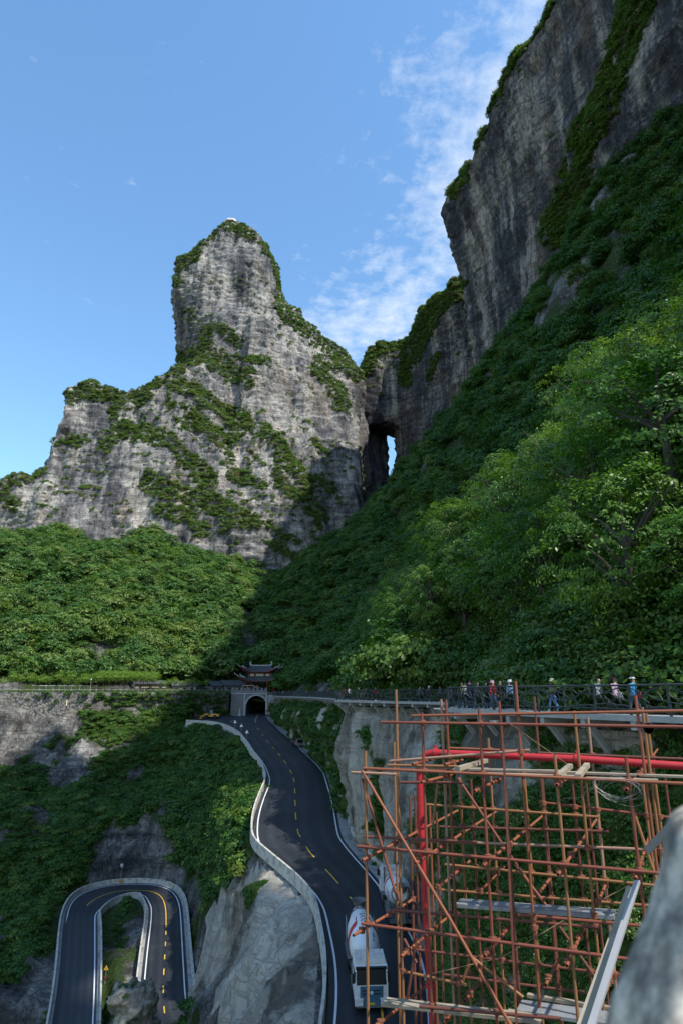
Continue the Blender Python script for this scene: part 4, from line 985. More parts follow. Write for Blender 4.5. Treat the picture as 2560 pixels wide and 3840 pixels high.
hu_ = proj(hp)[0]; hp = hp[(hu_ > 470) | (rng.random(len(hp)) < np.clip((hu_ - 250) / 300, .05, 1))]
scatter('shrubbery', hp, .7 + .9 * rng.random(len(hp)), LOW, 'creepers and shrubs hanging over the terrace wall', 14)
er = edge + [0, 2.2, 0]
fe = empty('terrace_railing', tuple(er[0])); er0 = er[0]
MAT['rail_grey'] = flat_mat('pale_timber_rail', (.30, .29, .26), .8, var=.3, scale=1.5)
for z in (.55, 1.05):
    m = MB(); m.tube([p - er0 + [0, 0, z] for p in er], .05, 5); m.build('rail', MAT['rail_grey'], fe)
pm = MB().box((0, 0, .6), (.16, .16, 1.25)).mesh('post', MAT['rail_grey'])
for p in er[::1]:
    if -60 < proj(p)[0] < 900: o = link(bpy.data.objects.new('post', pm), fe); o.location = p - er0
tag(fe, 'pale timber post-and-rail fence along the terrace edge', 'railing')
# white tree stakes and low pergola frames on the sunlit end
for k, (u0_, u1_) in enumerate(((125, 195), (200, 262), (266, 360))):
    a = terr(u0_, 8); b_ = terr(u1_, 8); fr = empty('plant_trellis', (a[0], a[1], 0)); d_ = (b_[0] - a[0], b_[1] - a[1])
    for z in (1.0, 2.3): MB().tube([(0, 0, z), (d_[0], d_[1], z)], .07, 5).build('rail', MAT['white_wood'], fr)
    nP = max(3, int(math.hypot(*d_) / 2.2))
    for i in range(nP + 1):
        t = i / nP; MB().tube([(d_[0] * t, d_[1] * t, 0), (d_[0] * t, d_[1] * t, 2.3)], .06, 5).build('post', MAT['white_wood'], fr)
        MB().box((d_[0] * t, d_[1] * t, 2.42), (1.0, .5, .22)).build('cap_board', MAT['white_wood'], fr)
    tag(fr, ['low white timber frame on the terrace, first from the photo\'s left edge', 'low white timber frame on the terrace, second from the photo\'s left edge', 'low white timber frame on the terrace beside the dense tree row'][k], 'frame')
# plain grey sheds behind the trees
MAT['roof_tile'] = None
def tile_mat(name, c1, c2, sc):
    m, n, l, b = new_mat(name); f = tnoise(n, l, 2, 5, .6); l.new(mixrgb(n, l, f, c1, c2), b.inputs['Base Color']); b.inputs['Roughness'].default_value = .8; return m
MAT['roof_tile'] = tile_mat('grey_roof_tile', (.035, .038, .042), (.085, .09, .095), 3)
MAT['plaster'] = flat_mat('beige_plaster', (.42, .37, .31), .9)
MAT['dark_wood'] = flat_mat('dark_red_wood', (.11, .028, .020), .6, var=.25)
def house(name, u0_, u1_, back, h, rise, label, wall):
    a = terr(u0_, back); b_ = terr(u1_, back); L = math.hypot(b_[0] - a[0], b_[1] - a[1]); rz = math.atan2(b_[1] - a[1], b_[0] - a[0])
    r = empty(name, (a[0], a[1], 0), rz); MB().box((L / 2, 3, h / 2), (L, 6, h)).build('wall', wall, r)
    m = MB(); m.prism([(-.7, h), (3, h + rise), (6.7, h), (6.7, h + .18), (3, h + rise + .22), (-.7, h + .18)], -.6, L + .6, 'X'); m.build('roof', MAT['roof_tile'], r)
    n = max(2, int(L / 3))
    for i in range(n): MB().box((L * (i + .5) / n, -.01, h * .5), (1.1, .06, h * .45)).build('window', MAT['glass_dark'], r)
    return tag(r, label, 'house')
MAT['glass_dark'] = flat_mat('dark_glass', (.03, .035, .04), .15, spec=.6)
house('terrace_house', 505, 620, 17, 3.2, 1.2, 'long low beige building behind the dense row of terrace trees', MAT['plaster'])
house('terrace_house', 648, 735, 17, 2.6, 1.6, 'low building with a dark tiled roof behind the small terrace trees', MAT['plaster'])
house('terrace_house', 795, 835, 14, 2.6, 1.8, 'small building with a dark tiled roof, farther from the gate tower than its neighbour', MAT['masonry'])
house('terrace_house', 842, 915, 13, 2.8, 2.0, 'building with a dark tiled roof right beside the gate tower', MAT['masonry'])
lx, ly = terr(338, 3); lp = empty('lamp_post', (lx, ly, 0)); MB().tube([(0, 0, 0), (0, 0, 4.2)], [.09, .06], 6).build('pole', MAT['rail_grey'], lp); MB().lathe([(.05, 0), (.22, .15), (.2, .4), (.05, .5)], (0, 0, 4.2), 8).build('lamp_head', MAT['white_wood'], lp)
tag(lp, 'thin grey lamp post at the start of the dense tree row', 'lamp post')

# summit platform
sp = px(868, 842, 595); pl = empty('summit_platform', tuple(sp)); r8 = [(8.2 * math.cos(a), 8.2 * math.sin(a)) for a in np.linspace(.4, 6.683, 8, endpoint=False)]
MB().prism(r8, 0.0, .9).build('deck', MAT['concrete'], pl)
for i in range(8):
    a, b_ = r8[i], r8[(i + 1) % 8]; MB().beam((a[0], a[1], 1.7), (b_[0], b_[1], 1.7), .12, 1.5).build('railing_panel', MAT['white_wood'], pl); MB().box((a[0], a[1], 1.75), (.3, .3, 1.9)).build('post', MAT['white_wood'], pl)
for a in (.8, 2.4, 4.0, 5.5): MB().tube([(5 * math.cos(a), 5 * math.sin(a), -9), (5 * math.cos(a), 5 * math.sin(a), 0)], .35, 6).build('support', MAT['concrete'], pl)
tag(pl, 'white octagonal viewing platform on the mountain summit', 'platform')
bw = px(972, 892, 590); bk = empty('summit_walkway', tuple(bw))
MB().box((0, 0, 0), (7, 3, .3)).build('deck', MAT['rail_grey'], bk)
for i in range(8): MB().tube([(-3.4 + i * .97, -1.4, -4), (-3.4 + i * .97, -1.4, 1.4)], .09, 5).build('post', MAT['rail_grey'], bk)
for z in (.6, 1.3, -1.3, -2.8): MB().tube([(-3.4, -1.4, z), (3.4, -1.4, z)], .08, 5).build('rail', MAT['rail_grey'], bk)
tag(bk, 'grey latticed walkway clinging to the edge just below the summit', 'walkway')
# waterfall in the gully
def hit(u, v, f, y0=228, y1=470):
    for y in np.arange(y0, y1, .5):
        q = px(u, v, y)
        if f(q[0], q[1]) >= q[2]: return q
    return px(u, v, 330)
wfp = [hit(u, v, lambda a, b: max(float(ze(a, b)), float(zd(a, b)) if a > -30 else -99)) * .99 for u, v in ((1014, 2308), (1020, 2345), (1026, 2382), (1031, 2420))]
m = MB(); vs = []
for i, p_ in enumerate(wfp):
    for k in range(5): vs.append(p_ + [(k - 2) * .5 + .3 * math.sin(i * 2 + k), -.3 * math.cos(k * 2.2), .25 * math.sin(k * 3 + i)])
m.add(vs, [(5 * i + k, 5 * i + k + 1, 5 * i + 6 + k, 5 * i + 5 + k) for i in range(3) for k in range(4)])
tag(m.build('waterfall', flat_mat('white_water', (.62, .66, .70), .5), None, True), 'thin white waterfall in the shaded gully above the gate tower', kind='structure')
# ------------------------------------------------------------------ gate tower over the tunnel
MAT['red_wood'] = flat_mat('red_lacquered_timber', (.16, .022, .016), .5, var=.2)
MAT['tunnel_dark'] = flat_mat('tunnel_lining', (.10, .10, .10), .9)
MAT['pale_stone'] = flat_mat('pale_weathered_concrete', (.36, .37, .38), .85, var=.2, dirt=(.2, .2, .2), dirt_scale=.4)
MAT['window_glass'] = flat_mat('window_glass', (.10, .14, .17), .08, spec=.8, var=.05)
MAT['ridge_white'] = flat_mat('pale_ridge_plaster', (.42, .43, .44), .8)
GT = empty('gate_tower', (-32.4, 250, -8.6)); SX = 250 / (FPX / CP)
def gx_(u): return (u - 1280) * SX + 32.4
xa, xb, ax0, R0, zs = gx_(868), gx_(1003), 0.0, 3.95, 3.6
arch = [(R0 * math.cos(a), zs + R0 * math.sin(a)) for a in np.linspace(math.pi, 0, 17)]
top = 8.7
m = MB()
def wall_with_arch(m, x0, x1, y, zt, ring=1.0):
    pts = [(-R0 * ring, 0)] + [(c * ring, zs + (z - zs) * ring) for c, z in arch] + [(R0 * ring, 0)]
    for i in range(len(pts) - 1):
        (p, pz0), (q, qz) = pts[i], pts[i + 1]
        if abs(p - q) < 1e-6:
            continue
        m.add([(p, y, pz0), (q, y, qz), (q, y, zt), (p, y, zt)], [(0, 1, 2, 3)])
    m.add([(x0, y, 0), (-R0 * ring, y, 0), (-R0 * ring, y, zt), (x0, y, zt)], [(0, 1, 2, 3)]); m.add([(R0 * ring, y, 0), (x1, y, 0), (x1, y, zt), (R0 * ring, y, zt)], [(0, 1, 2, 3)])
wall_with_arch(m, xa, xb, 0, top)
m.add([(xa, 0, 0), (xa, 0, top), (xa, 14, top), (xa, 14, 0)], [(0, 1, 2, 3)]); m.add([(xb, 0, 0), (xb, 0, top), (xb, 14, top), (xb, 14, 0)], [(0, 1, 2, 3)])
m.build('wall', MAT['masonry'], GT)
m = MB()
for i in range(len(arch) - 1):
    (p, a), (q, b_) = arch[i], arch[i + 1]; k = 1.13
    P = lambda c, z, f, y: (c * f, y, zs + (z - zs) * f)
    m.add([P(p, a, 1, -.12), P(q, b_, 1, -.12), P(q, b_, k, -.12), P(p, a, k, -.12), P(p, a, 1, .3), P(q, b_, 1, .3), P(p, a, k, .0), P(q, b_, k, .0)], [(0, 1, 2, 3), (0, 4, 5, 1), (3, 2, 7, 6)])
m.box((-R0 * 1.065, .05, zs / 2), (.5, .34, zs)); m.box((R0 * 1.065, .05, zs / 2), (.5, .34, zs)); m.build('arch_ring', MAT['pale_stone'], GT)
m = MB(); full = [(-R0 + .02, 0)] + [(c * .995, z) for c, z in arch] + [(R0 - .02, 0)]
for i in range(len(full) - 1): m.add([(full[i][0], .1, full[i][1]), (full[i + 1][0], .1, full[i + 1][1]), (full[i + 1][0] + 4, 60, full[i + 1][1]), (full[i][0] + 4, 60, full[i][1])], [(0, 1, 2, 3)])
m.add([(c + 4, 60, z) for c, z in full], [tuple(range(len(full)))]); m.build('tunnel_lining', MAT['tunnel_dark'], GT)
m = MB(); m.add([(-R0, .05, .35), (R0, .05, .35), (R0 + 4, 60, .35), (-R0 + 4, 60, .35)], [(0, 1, 2, 3)]); m.build('tunnel_floor', MAT['asphalt'], GT)
MB().box(((xa + xb) / 2, -.1, top - .35), (xb - xa, .3, .35)).build('string_course', MAT['pale_stone'], GT)
for x in (gx_(919), gx_(1001)): MB().box((x, -.14, 4.1), (.55, .3, 8.2)).build('pilaster', MAT['pale_stone'], GT)
MB().box(((xa + xb) / 2, .25, top + .45), (xb - xa, .45, .9)).build('parapet_wall', MAT['masonry'], GT)
n_m = 9
for i in range(n_m):
    x = xa + .6 + (xb - xa - 1.2) * i / (n_m - 1); mm = MB().box((x, .25, top + 1.35), (.95, .45, .9)); o = mm.build('merlon', MAT['masonry'], GT)
    MB().box((x, .01, top + 1.25), (.3, .06, .35)).build('merlon_hole', MAT['glass_dark'], o)
m = MB(); m.prism([(gx_(1004), 0), (gx_(1036), 0), (gx_(1041), 2.8), (gx_(1041), 5.5), (gx_(1036), 8.0), (gx_(1004), 8.0)], .3, 6, 'Y'); m.build('side_wall', MAT['pale_stone'], GT)
MB().box(((xa + gx_(1036)) / 2, 8, top - .1), (gx_(1036) - xa, 15.4, .24)).build('platform', MAT['pale_stone'], GT)
# pavilion
cx = gx_(968); W1, D1 = 11.6, 8.0; zc0 = top + .05; cy = 6.5
for x in (-5.4, -3.0, 3.0, 5.4):
    for y in (-3.4, 3.4): MB().cyl((cx + x, cy + y, zc0 + 2.1), .22, 4.2, 10).build('column', MAT['red_wood'], GT)
for x in (-5.4, 5.4): MB().cyl((cx + x, cy, zc0 + 2.1), .22, 4.2, 10).build('column', MAT['red_wood'], GT)
for y in (-3.4, 3.4): MB().box((cx, cy + y, zc0 + 4.05), (11.4, .3, .55)).build('beam', MAT['red_wood'], GT)
for x in (-5.4, 5.4): MB().box((cx + x, cy, zc0 + 4.07), (.28, 6.4, .5)).build('beam', MAT['red_wood'], GT)
def roof(mb, c, a, b, ra, rb, ze, zt, lift, out, n=16, k=6, ribs=None):
    c = np.array(c)
    def pt(side, s, t):
        hx, hy = a + (ra - a) * t, b + (rb - b) * t
        e = abs(s) ** 5 * (1 - t) ** 2
        z = ze + (zt - ze) * t ** 1.45 + lift * e
        if side == 0: p = (s * hx, -hy)
        elif side == 1: p = (hx, s * hy)
        elif side == 2: p = (-s * hx, hy)
        else: p = (-hx, -s * hy)
        f = 1 + out * e / max(a, b)
        return c + np.array([p[0] * f, p[1] * f, z])
    for side in range(4):
        vs = [pt(side, -1 + 2 * i / n, j / k) for j in range(k + 1) for i in range(n + 1)]
        mb.add(vs, [(j * (n + 1) + i, j * (n + 1) + i + 1, (j + 1) * (n + 1) + i + 1, (j + 1) * (n + 1) + i) for j in range(k) for i in range(n)])
        mb.add([pt(side, -1 + 2 * i / n, 0) + (0, 0, -dz) for dz in (0, .22) for i in range(n + 1)], [(i, i + 1, n + 2 + i, n + 1 + i) for i in range(n)])
        vs = [pt(side, -1 + 2 * i / n, j / 2) + (0, 0, -.22 - .5 * j / 2) for j in range(3) for i in range(n + 1)]
        if ribs is not None:
            m_ = int(ribs * (2 * a if side % 2 == 0 else 2 * b))
            for q in range(m_ + 1):
                s = -1 + 2 * q / m_; mb.tube([pt(side, s, t) + (0, 0, .05) for t in (0, .25, .5, .75, 1)], .085, 4)
    return pt
def pavilion_roof(name, c, a, b, ra, rb, ze, zt, lift, out):
    m = MB(); pt = roof(m, c, a, b, ra, rb, ze, zt, lift, out, ribs=2.2); r = m.build(name, MAT['roof_tile'], GT, True)
    u_ = MB(); u_.add([pt(s_, -1 + 2 * i / 16, 0) + (0, 0, -.24) for s_ in range(4) for i in range(16)], [tuple(range(64))]); u_.build('soffit', MAT['red_wood'], r)
    for s_ in (0, 2):
        for e in (-1, 1):
            tip = pt(s_, e, 0); base = pt(s_, e, .35); d = (tip - base); d[2] = 0; d /= np.linalg.norm(d)
            MB().tube([base + (0, 0, .15), (base + tip) / 2 + (0, 0, .12), tip + (0, 0, .1), tip + d * .7 + (0, 0, .55), tip + d * 1.0 + (0, 0, 1.1)], [.16, .16, .16, .13, .06], 6).build('corner_ridge', MAT['ridge_white'], r)
    for e in (-1, 1):
        em = MB(); L = [pt(0, -1 + 2 * i / 16, 0) for i in range(17)] if e < 0 else [pt(2, -1 + 2 * i / 16, 0) for i in range(17)]
        em.tube([p + (0, 0, -.12) for p in L], .1, 5); em.build('eave_trim', MAT['red_wood'], r)
    return r, pt
lr, _ = pavilion_roof('lower_roof', (cx, cy, zc0), 6.6, 5.0, 4.6, 3.0, 4.25, 6.0, 2.2, 2.0)
MB().box((cx, cy, zc0 + 6.55), (8.6, 5.4, 1.5)).build('upper_storey', MAT['dark_wood'], GT)
for x in (-4.3, -1.7, 1.7, 4.3): MB().box((cx + x, cy - 2.78, zc0 + 6.6), (.35, .2, 1.7)).build('column', MAT['red_wood'], GT)
for x in (-3.0, -.82, .82, 3.0): MB().box((cx + x, cy - 2.73, zc0 + 6.6), (1.55, .08, .85)).build('window', MAT['window_glass'], GT)
MB().box((cx, cy - 2.9, zc0 + 7.5), (9.2, .25, .3)).build('beam', MAT['red_wood'], GT)
ur, _ = pavilion_roof('upper_roof', (cx, cy, zc0), 5.7, 4.2, 3.9, .16, 7.75, 10.2, 2.0, 1.9)
MB().box((cx, cy, zc0 + 10.35), (8.0, .35, .4)).build('ridge', MAT['ridge_white'], ur)
for e in (-1, 1): MB().tube([(cx + e * 3.8, cy, zc0 + 10.3), (cx + e * 4.25, cy, zc0 + 10.9), (cx + e * 4.2, cy, zc0 + 11.6), (cx + e * 3.7, cy, zc0 + 12.0)], [.32, .3, .2, .06], 6).build('ridge_ornament', MAT['ridge_white'], ur)
tag(GT, 'grey stone tunnel gate crowned by a two-tier pavilion with upturned tiled eaves', 'gate tower')
# things on the gate platform
MAT['canvas_brown'] = flat_mat('brown_canvas', (.20, .12, .08), .8)
MAT['white_metal'] = flat_mat('white_metal', (.72, .72, .70), .5)
pu = empty('parasol', (-32.4 + cx - .8, 252.6, .15)); MB().cyl((0, 0, 1.1), .04, 2.2, 6).build('pole', MAT['white_metal'], pu); MB().lathe([(1.5, 1.75), (1.1, 2.1), (.1, 2.6)], n=10).build('canopy', MAT['canvas_brown'], pu); tag(pu, 'brown parasol under the gate pavilion', 'parasol')
wf_ = empty('display_frame', (-32.4 + gx_(908), 251.5, .15))
for x in (0, 2.0, 4.4): MB().box((x, 0, 1.3), (.1, .1, 2.6)).build('post', MAT['white_metal'], wf_)
for z in (.7, 2.6): MB().box((2.2, 0, z), (4.5, .08, .1)).build('rail', MAT['white_metal'], wf_)
tag(wf_, 'white metal frame standing on the gate platform left of the pavilion columns', 'frame')
# no-entry sign
MAT['sign_red'] = flat_mat('sign_red', (.55, .02, .025), .4); MAT['sign_white'] = flat_mat('sign_white', (.8, .8, .8), .4); MAT['steel'] = flat_mat('galvanised_steel', (.36, .37, .38), .45, .6)
ns = empty('no_entry_sign', tuple(px(1009, 2651, 249.3))); MB().cyl((0, 0, 0), .42, .05, 20, 'Y').build('disc', MAT['sign_red'], ns); MB().box((0, -.04, 0), (.55, .03, .14)).build('bar', MAT['sign_white'], ns); MB().cyl((0, .1, -1.8), .04, 3.4, 6).build('post', MAT['steel'], ns)
tag(ns, 'round red no entry sign beside the tunnel arch', 'sign')
MAT['yellow_stone'] = flat_mat('yellowish_stone', (.36, .30, .18), .8)
b0 = px(899, 2690, 246.5); b0[2] = zr(246); sl = empty('stone_lantern', tuple(b0)); MB().box((0, 0, .25), (1.0, .8, .5)).build('plinth', MAT['pale_stone'], sl); MB().box((0, 0, 1.2), (.55, .5, 1.5)).build('shaft', MAT['pale_stone'], sl); MB().lathe([(.38, 1.95), (.42, 2.3), (.2, 2.5), (.05, 2.75)], n=8).build('cap', MAT['yellow_stone'], sl)
tag(sl, 'small stone pillar with a yellowish cap left of the tunnel arch', 'pillar')
# netting right of the gate
MAT['net'] = flat_mat('green_construction_net', (.012, .045, .030), .9, var=.3)
nt_ = [px(1032, 2620, 240), px(1072, 2620, 236)]; m = MB(); vs = []
for j in range(9):
    for i in range(17):
        t = i / 16; p = (nt_[0] * (1 - t) + nt_[1] * t).copy(); p[2] = -2.2 - j * 1.45 * .83; p[0] += .35 * math.sin(i * 1.9) + (.4 * math.sin(j * .8) if i else -.8 * math.sin(j * .4)); p[1] += .5 * math.cos(i * 1.9); vs.append(p)
m.add(vs, [(j * 17 + i, j * 17 + i + 1, (j + 1) * 17 + i + 1, (j + 1) * 17 + i) for j in range(8) for i in range(16)])
tag(m.build('safety_net', MAT['net'], None, True), 'dark green safety net hanging on the rock right of the gate', 'net')

# ------------------------------------------------------------------ cliff walkway
MAT['deck'] = flat_mat('walkway_concrete', (.33, .33, .32), .85, var=.2, dirt=(.16, .16, .15), dirt_scale=.7)
MAT['branch'] = flat_mat('dark_branch_rail', (.040, .050, .052), .6, var=.3, scale=8)
wo_s = smoothpts(resample(np.c_[wo, np.zeros(len(wo))], .5), 6)
def inner_of(p):            # matching inner edge
    q = np.array([np.interp(p[1], wi[:, 1], wi[:, 0]) + .6, p[1] + .6, 0]); return q
ZD = -1.0
WK = empty('cliff_walkway', (wo_s[0][0], wo_s[0][1], ZD)); w0 = np.array([wo_s[0][0], wo_s[0][1], ZD])
dirs = np.gradient(wo_s, axis=0); dirs /= np.linalg.norm(dirs, axis=1, keepdims=True); nout = np.stack([-dirs[:, 1], dirs[:, 0], np.zeros(len(dirs))], 1)
if nout[:, 0].mean() > 0: nout = -nout
for i in range(0, len(wo_s) - 1, 8):
    j = min(i + 8, len(wo_s) - 1); m = MB(); vs = []
    for k in range(i, j + 1):
        o_ = wo_s[k]; q = inner_of(o_)
        vs += [o_ + nout[k] * .12 + [0, 0, -.02], q, q + [0, 0, -.3], o_ + nout[k] * .12 + [0, 0, -.3]]
    n = j - i + 1
    m.add(vs, [(4 * a + c, 4 * a + 4 + c, 4 * a + 4 + (c + 1) % 4, 4 * a + (c + 1) % 4) for a in range(n - 1) for c in range(4)] + [(0, 1, 2, 3), (4 * n - 4, 4 * n - 1, 4 * n - 2, 4 * n - 3)])
    ob = m.build('deck_slab', MAT['deck'], WK); ob.location = (-w0[0], -w0[1], 0)
for k in range(3, len(wo_s) - 2, 6):
    o_ = wo_s[k]; nn = nout[k]
    a = o_ + nn * .04 - [0, 0, .5]; b_ = o_ - nn * 3.0 - [0, 0, .5]
    MB().beam(a - [w0[0], w0[1], 0], b_ - [w0[0], w0[1], 0], .3, .42).build('cross_beam', MAT['deck'], WK)
    c_ = o_ - nn * 2.2 - [0, 0, 2.6]
    MB().beam((o_ - nn * .5 - [0, 0, .7]) - [w0[0], w0[1], 0], c_ - [w0[0], w0[1], 0], .26, .26).build('bracket', MAT['deck'], WK)
tag(WK, 'concrete cantilevered walkway on beams along the cliff', 'walkway')
def bay_mesh(seed, L=2.05, H=1.3):
    g = random.Random(seed); m = MB()
    def br(p, q, r, wob):
        n = 5; pts = []
        for i in range(n + 1):
            t = i / n; pts.append((p[0] + (q[0] - p[0]) * t, g.uniform(-.02, .02), p[1] + (q[1] - p[1]) * t + wob * math.sin(t * math.pi * g.choice((1, 1, 2))) * g.uniform(.5, 1)))
        m.tube(pts, [r * 1.3 * (1 - .35 * i / n) for i in range(n + 1)], 5)
    z = [.34, .62, .92]; g.shuffle(z)
    br((0, z[0]), (L, z[0] + g.uniform(-.2, .3)), .032, .12); br((0, z[1]), (L * .95, 1.22), .030, -.14); br((.1, 1.2), (L, z[2] - .15), .030, .15)
    br((L * .3, .26), (L * .62, z[0] + .1), .026, .05); br((L * .55, z[0]), (L * .8, 1.25), .024, .08); br((L, .95), (L * .5, .55), .026, -.1)
    br((L * .15, z[1] + .05), (L * .35, 1.28), .024, .05); br((0, .05), (L * .22, .25), .026, .02); br((L, .05), (L * .8, .25), .026, .02); br((L * .5, .03), (L * .38, .25), .024, 0)
    return m.mesh('branch_lattice', MAT['branch'])
BAY = [bay_mesh(500 + i) for i in range(6)]
pm = MB().tube([(0, 0, -.1), (.01, .01, .5), (-.01, 0, 1), (0, 0, 1.42)], [.075, .066, .062, .056], 7).mesh('post', MAT['branch'], True)
s_ = np.r_[0, np.cumsum(np.linalg.norm(np.diff(wo_s[:, :2], axis=0), axis=1))]
sections = [('near', 0, np.interp(48, wo[:, 1], np.arange(len(wo)))), ]
posts = [np.array([np.interp(t, s_, wo_s[:, k]) for k in range(3)]) for t in np.arange(0, s_[-1], 2.05)]
RLS = [('dark railing of branch shapes on the near walkway behind the scaffold', 0, 53), ('dark branch-style railing on the middle stretch of walkway above the pale rock face', 53, 99), ('dark branch-style railing on the far stretch of walkway leading to the gate tower', 99, 400)]
for lab, y0, y1 in RLS:
    ix = [i for i, p in enumerate(posts) if y0 <= p[1] < y1]
    if not ix: continue
    r0 = posts[ix[0]] + [0, 0, ZD]; rl = empty('branch_railing', tuple(r0)); tag(rl, lab, 'railing', 'walkway railings')
    last = ix + ([ix[-1] + 1] if ix[-1] + 1 < len(posts) else [])
    for z, r in ((1.36, .05), (.27, .038)):
        m = MB(); m.tube([posts[i] - r0 + [0, .0, ZD + z + .012 * math.sin(i * 2.1)] for i in last], r, 6); m.build('top_rail' if z > 1 else 'bottom_rail', MAT['branch'], rl, True)
    for i in ix:
        o = link(bpy.data.objects.new('post', pm), rl); o.location = posts[i] + [0, 0, ZD] - r0; o.rotation_euler = (0, 0, i * 1.3)
        if i + 1 < len(posts):
            d = posts[i + 1] - posts[i]; o = link(bpy.data.objects.new('branch_lattice', BAY[(i * 5) % 6]), rl); o.location = posts[i] + [0, 0, ZD] - r0
            o.rotation_euler = (0, 0, math.atan2(d[1], d[0])); o.scale = (np.linalg.norm(d) / 2.05, 1, 1)

# ------------------------------------------------------------------ people
def person_mesh(pose):
    # joints: x forward, y left, z up
    st = {'stand': (0, 0, 0, 0), 'walk': (.26, -.24, -.16, .18), 'step': (-.16, .20, .14, -.12), 'lean': (.08, -.05, .22, .26)}[pose]
    lf, rf, la, ra_ = st; lean = .05 if pose != 'stand' else .01
    V = []; E_ = []; Rr = []
    def v(p, r): V.append(p); Rr.append(r if isinstance(r, tuple) else (r, r)); return len(V) - 1
    def e(a, b): E_.append((a, b))
    pel = v((0, 0, .95), (.15, .11)); sp_ = v((lean * .5, 0, 1.14), (.135, .10)); ch = v((lean, 0, 1.34), (.17, .115)); nk = v((lean * 1.2, 0, 1.49), .058); h0 = v((lean * 1.3 + .015, 0, 1.585), (.074, .08)); h1 = v((lean * 1.3 + .01, 0, 1.67), (.08, .092)); h2 = v((lean * 1.3, 0, 1.735), (.055, .065))
    for a, b in ((pel, sp_), (sp_, ch), (ch, nk), (nk, h0), (h0, h1), (h1, h2)): e(a, b)
    for sgn, f, arm in ((1, lf, la), (-1, rf, ra_)):
        hp_ = v((0, .095 * sgn, .88), .095); kn = v((f * .55 + .04, .10 * sgn, .50 + (.03 if f < 0 else 0)), .064); an = v((f, .10 * sgn, .085 + (.06 if f < -.1 else 0)), .042); he = v((f - .03, .10 * sgn, .05 + (.06 if f < -.1 else 0)), .040); to = v((f + .16, .115 * sgn, .035 + (.01 if f < -.1 else 0)), .036)
        for a, b in ((pel, hp_), (hp_, kn), (kn, an), (an, to)): e(a, b)
        e(an, he)
        sh = v((lean, .19 * sgn, 1.42), .066); el = v((lean + arm * .45 - .03, .245 * sgn, 1.14), .048); wr = v((lean + arm + .05, .235 * sgn, .90), .034); pm_ = v((lean + arm * 1.15 + .06, .23 * sgn, .845), (.022, .036))
        for a, b in ((ch, sh), (sh, el), (el, wr), (wr, pm_)): e(a, b)
        for q, L in ((-.027, .075), (-.009, .085), (.009, .08), (.027, .065)):
            f1 = v((lean + arm * 1.15 + .062 + q, .225 * sgn, .80), .0085); f2 = v((lean + arm * 1.15 + .07 + q, .215 * sgn, .845 - L), .0075); e(pm_, f1); e(f1, f2)
        th = v((lean + arm * 1.15 + .098, .215 * sgn, .83), .010); th2 = v((lean + arm * 1.15 + .105, .205 * sgn, .80), .008); e(pm_, th); e(th, th2)
    me = bpy.data.meshes.new('p'); me.from_pydata(V, E_, []); ob = bpy.data.objects.new('p', me); COL.objects.link(ob)
    sk = ob.modifiers.new('s', 'SKIN'); sk.use_smooth_shade = True
    for i, d in enumerate(me.skin_vertices[0].data): d.radius = Rr[i]; d.use_root = (i == 0)
    sd_ = ob.modifiers.new('d', 'SUBSURF'); sd_.levels = 1; sd_.render_levels = 1
    dg = bpy.context.evaluated_depsgraph_get(); dg.update(); m2 = bpy.data.meshes.new_from_object(ob.evaluated_get(dg)); bpy.data.objects.remove(ob)
    m2.name = 'person_' + pose
    n = len(m2.polygons); c = np.empty(n * 3); m2.polygons.foreach_get('center', c); c = c.reshape(-1, 3)
    mi = np.full(n, 2); mi[c[:, 2] > .96] = 1; mi[c[:, 2] > 1.505] = 0; mi[c[:, 2] < .10] = 3
    hand = (np.abs(c[:, 1]) > .185) & (c[:, 2] < .905) & (c[:, 2] > .70); mi[hand] = 0
    mi[(np.abs(c[:, 1]) > .17) & (c[:, 2] > .905) & (c[:, 2] < 1.0)] = 1
    m2.materials.clear()
    for _ in range(4): m2.materials.append(None)
    m2.polygons.foreach_set('material_index', mi.astype(np.int32)); m2.polygons.foreach_set('use_smooth', np.ones(n, bool)); m2.update()
    return m2
PM = {k: person_mesh(k) for k in ('stand', 'walk', 'step', 'lean')}
CM = {}
def cloth(c, r=.8):
    k = tuple(round(x, 3) for x in c)
    if k not in CM: CM[k] = flat_mat('cloth_%d' % len(CM), c, r, var=.15, scale=9)
    return CM[k]
SKIN = flat_mat('skin', (.42, .26, .19), .55, var=.06); HAIR = flat_mat('dark_hair', (.012, .010, .010), .5)
HAIRM = MB().lathe([(.088, -.02), (.098, .03), (.088, .085), (.05, .115), (.005, .125)], (-.012, 0, 1.655), 12).mesh('hair', HAIR, True)
BUCKET = MB().lathe([(.17, -.035), (.115, .02), (.105, .10), (.09, .125), (.005, .13)], (0, 0, 1.70), 14).mesh('hat', (), True)
m = MB().lathe([(.102, -.01), (.104, .05), (.075, .10), (.005, .115)], (0, 0, 1.695), 12); m.box((.13, 0, 1.70), (.12, .14, .015)); CAPM = m.mesh('hat', (), True)
m = MB().lathe([(.175, -.005), (.10, .02), (.098, .05), (.09, .055)], (.03, 0, 1.72), 14); VIS = m.mesh('hat', (), True)
m = MB().box((-.17, 0, 1.24), (.15, .30, .42)); m.tube([(-.1, .1, 1.44), (.05, .1, 1.47), (.13, .1, 1.35), (.0, .12, 1.1)], .016, 5); m.tube([(-.1, -.1, 1.44), (.05, -.1, 1.47), (.13, -.1, 1.35), (.0, -.12, 1.1)], .016, 5); PACK = m.mesh('backpack')
m = MB().box((.1, .26, .92), (.22, .1, .26)); m.tube([(.1, .26, 1.05), (.05, .12, 1.35), (0, -.1, 1.46)], .012, 5); BAG = m.mesh('shoulder_bag')
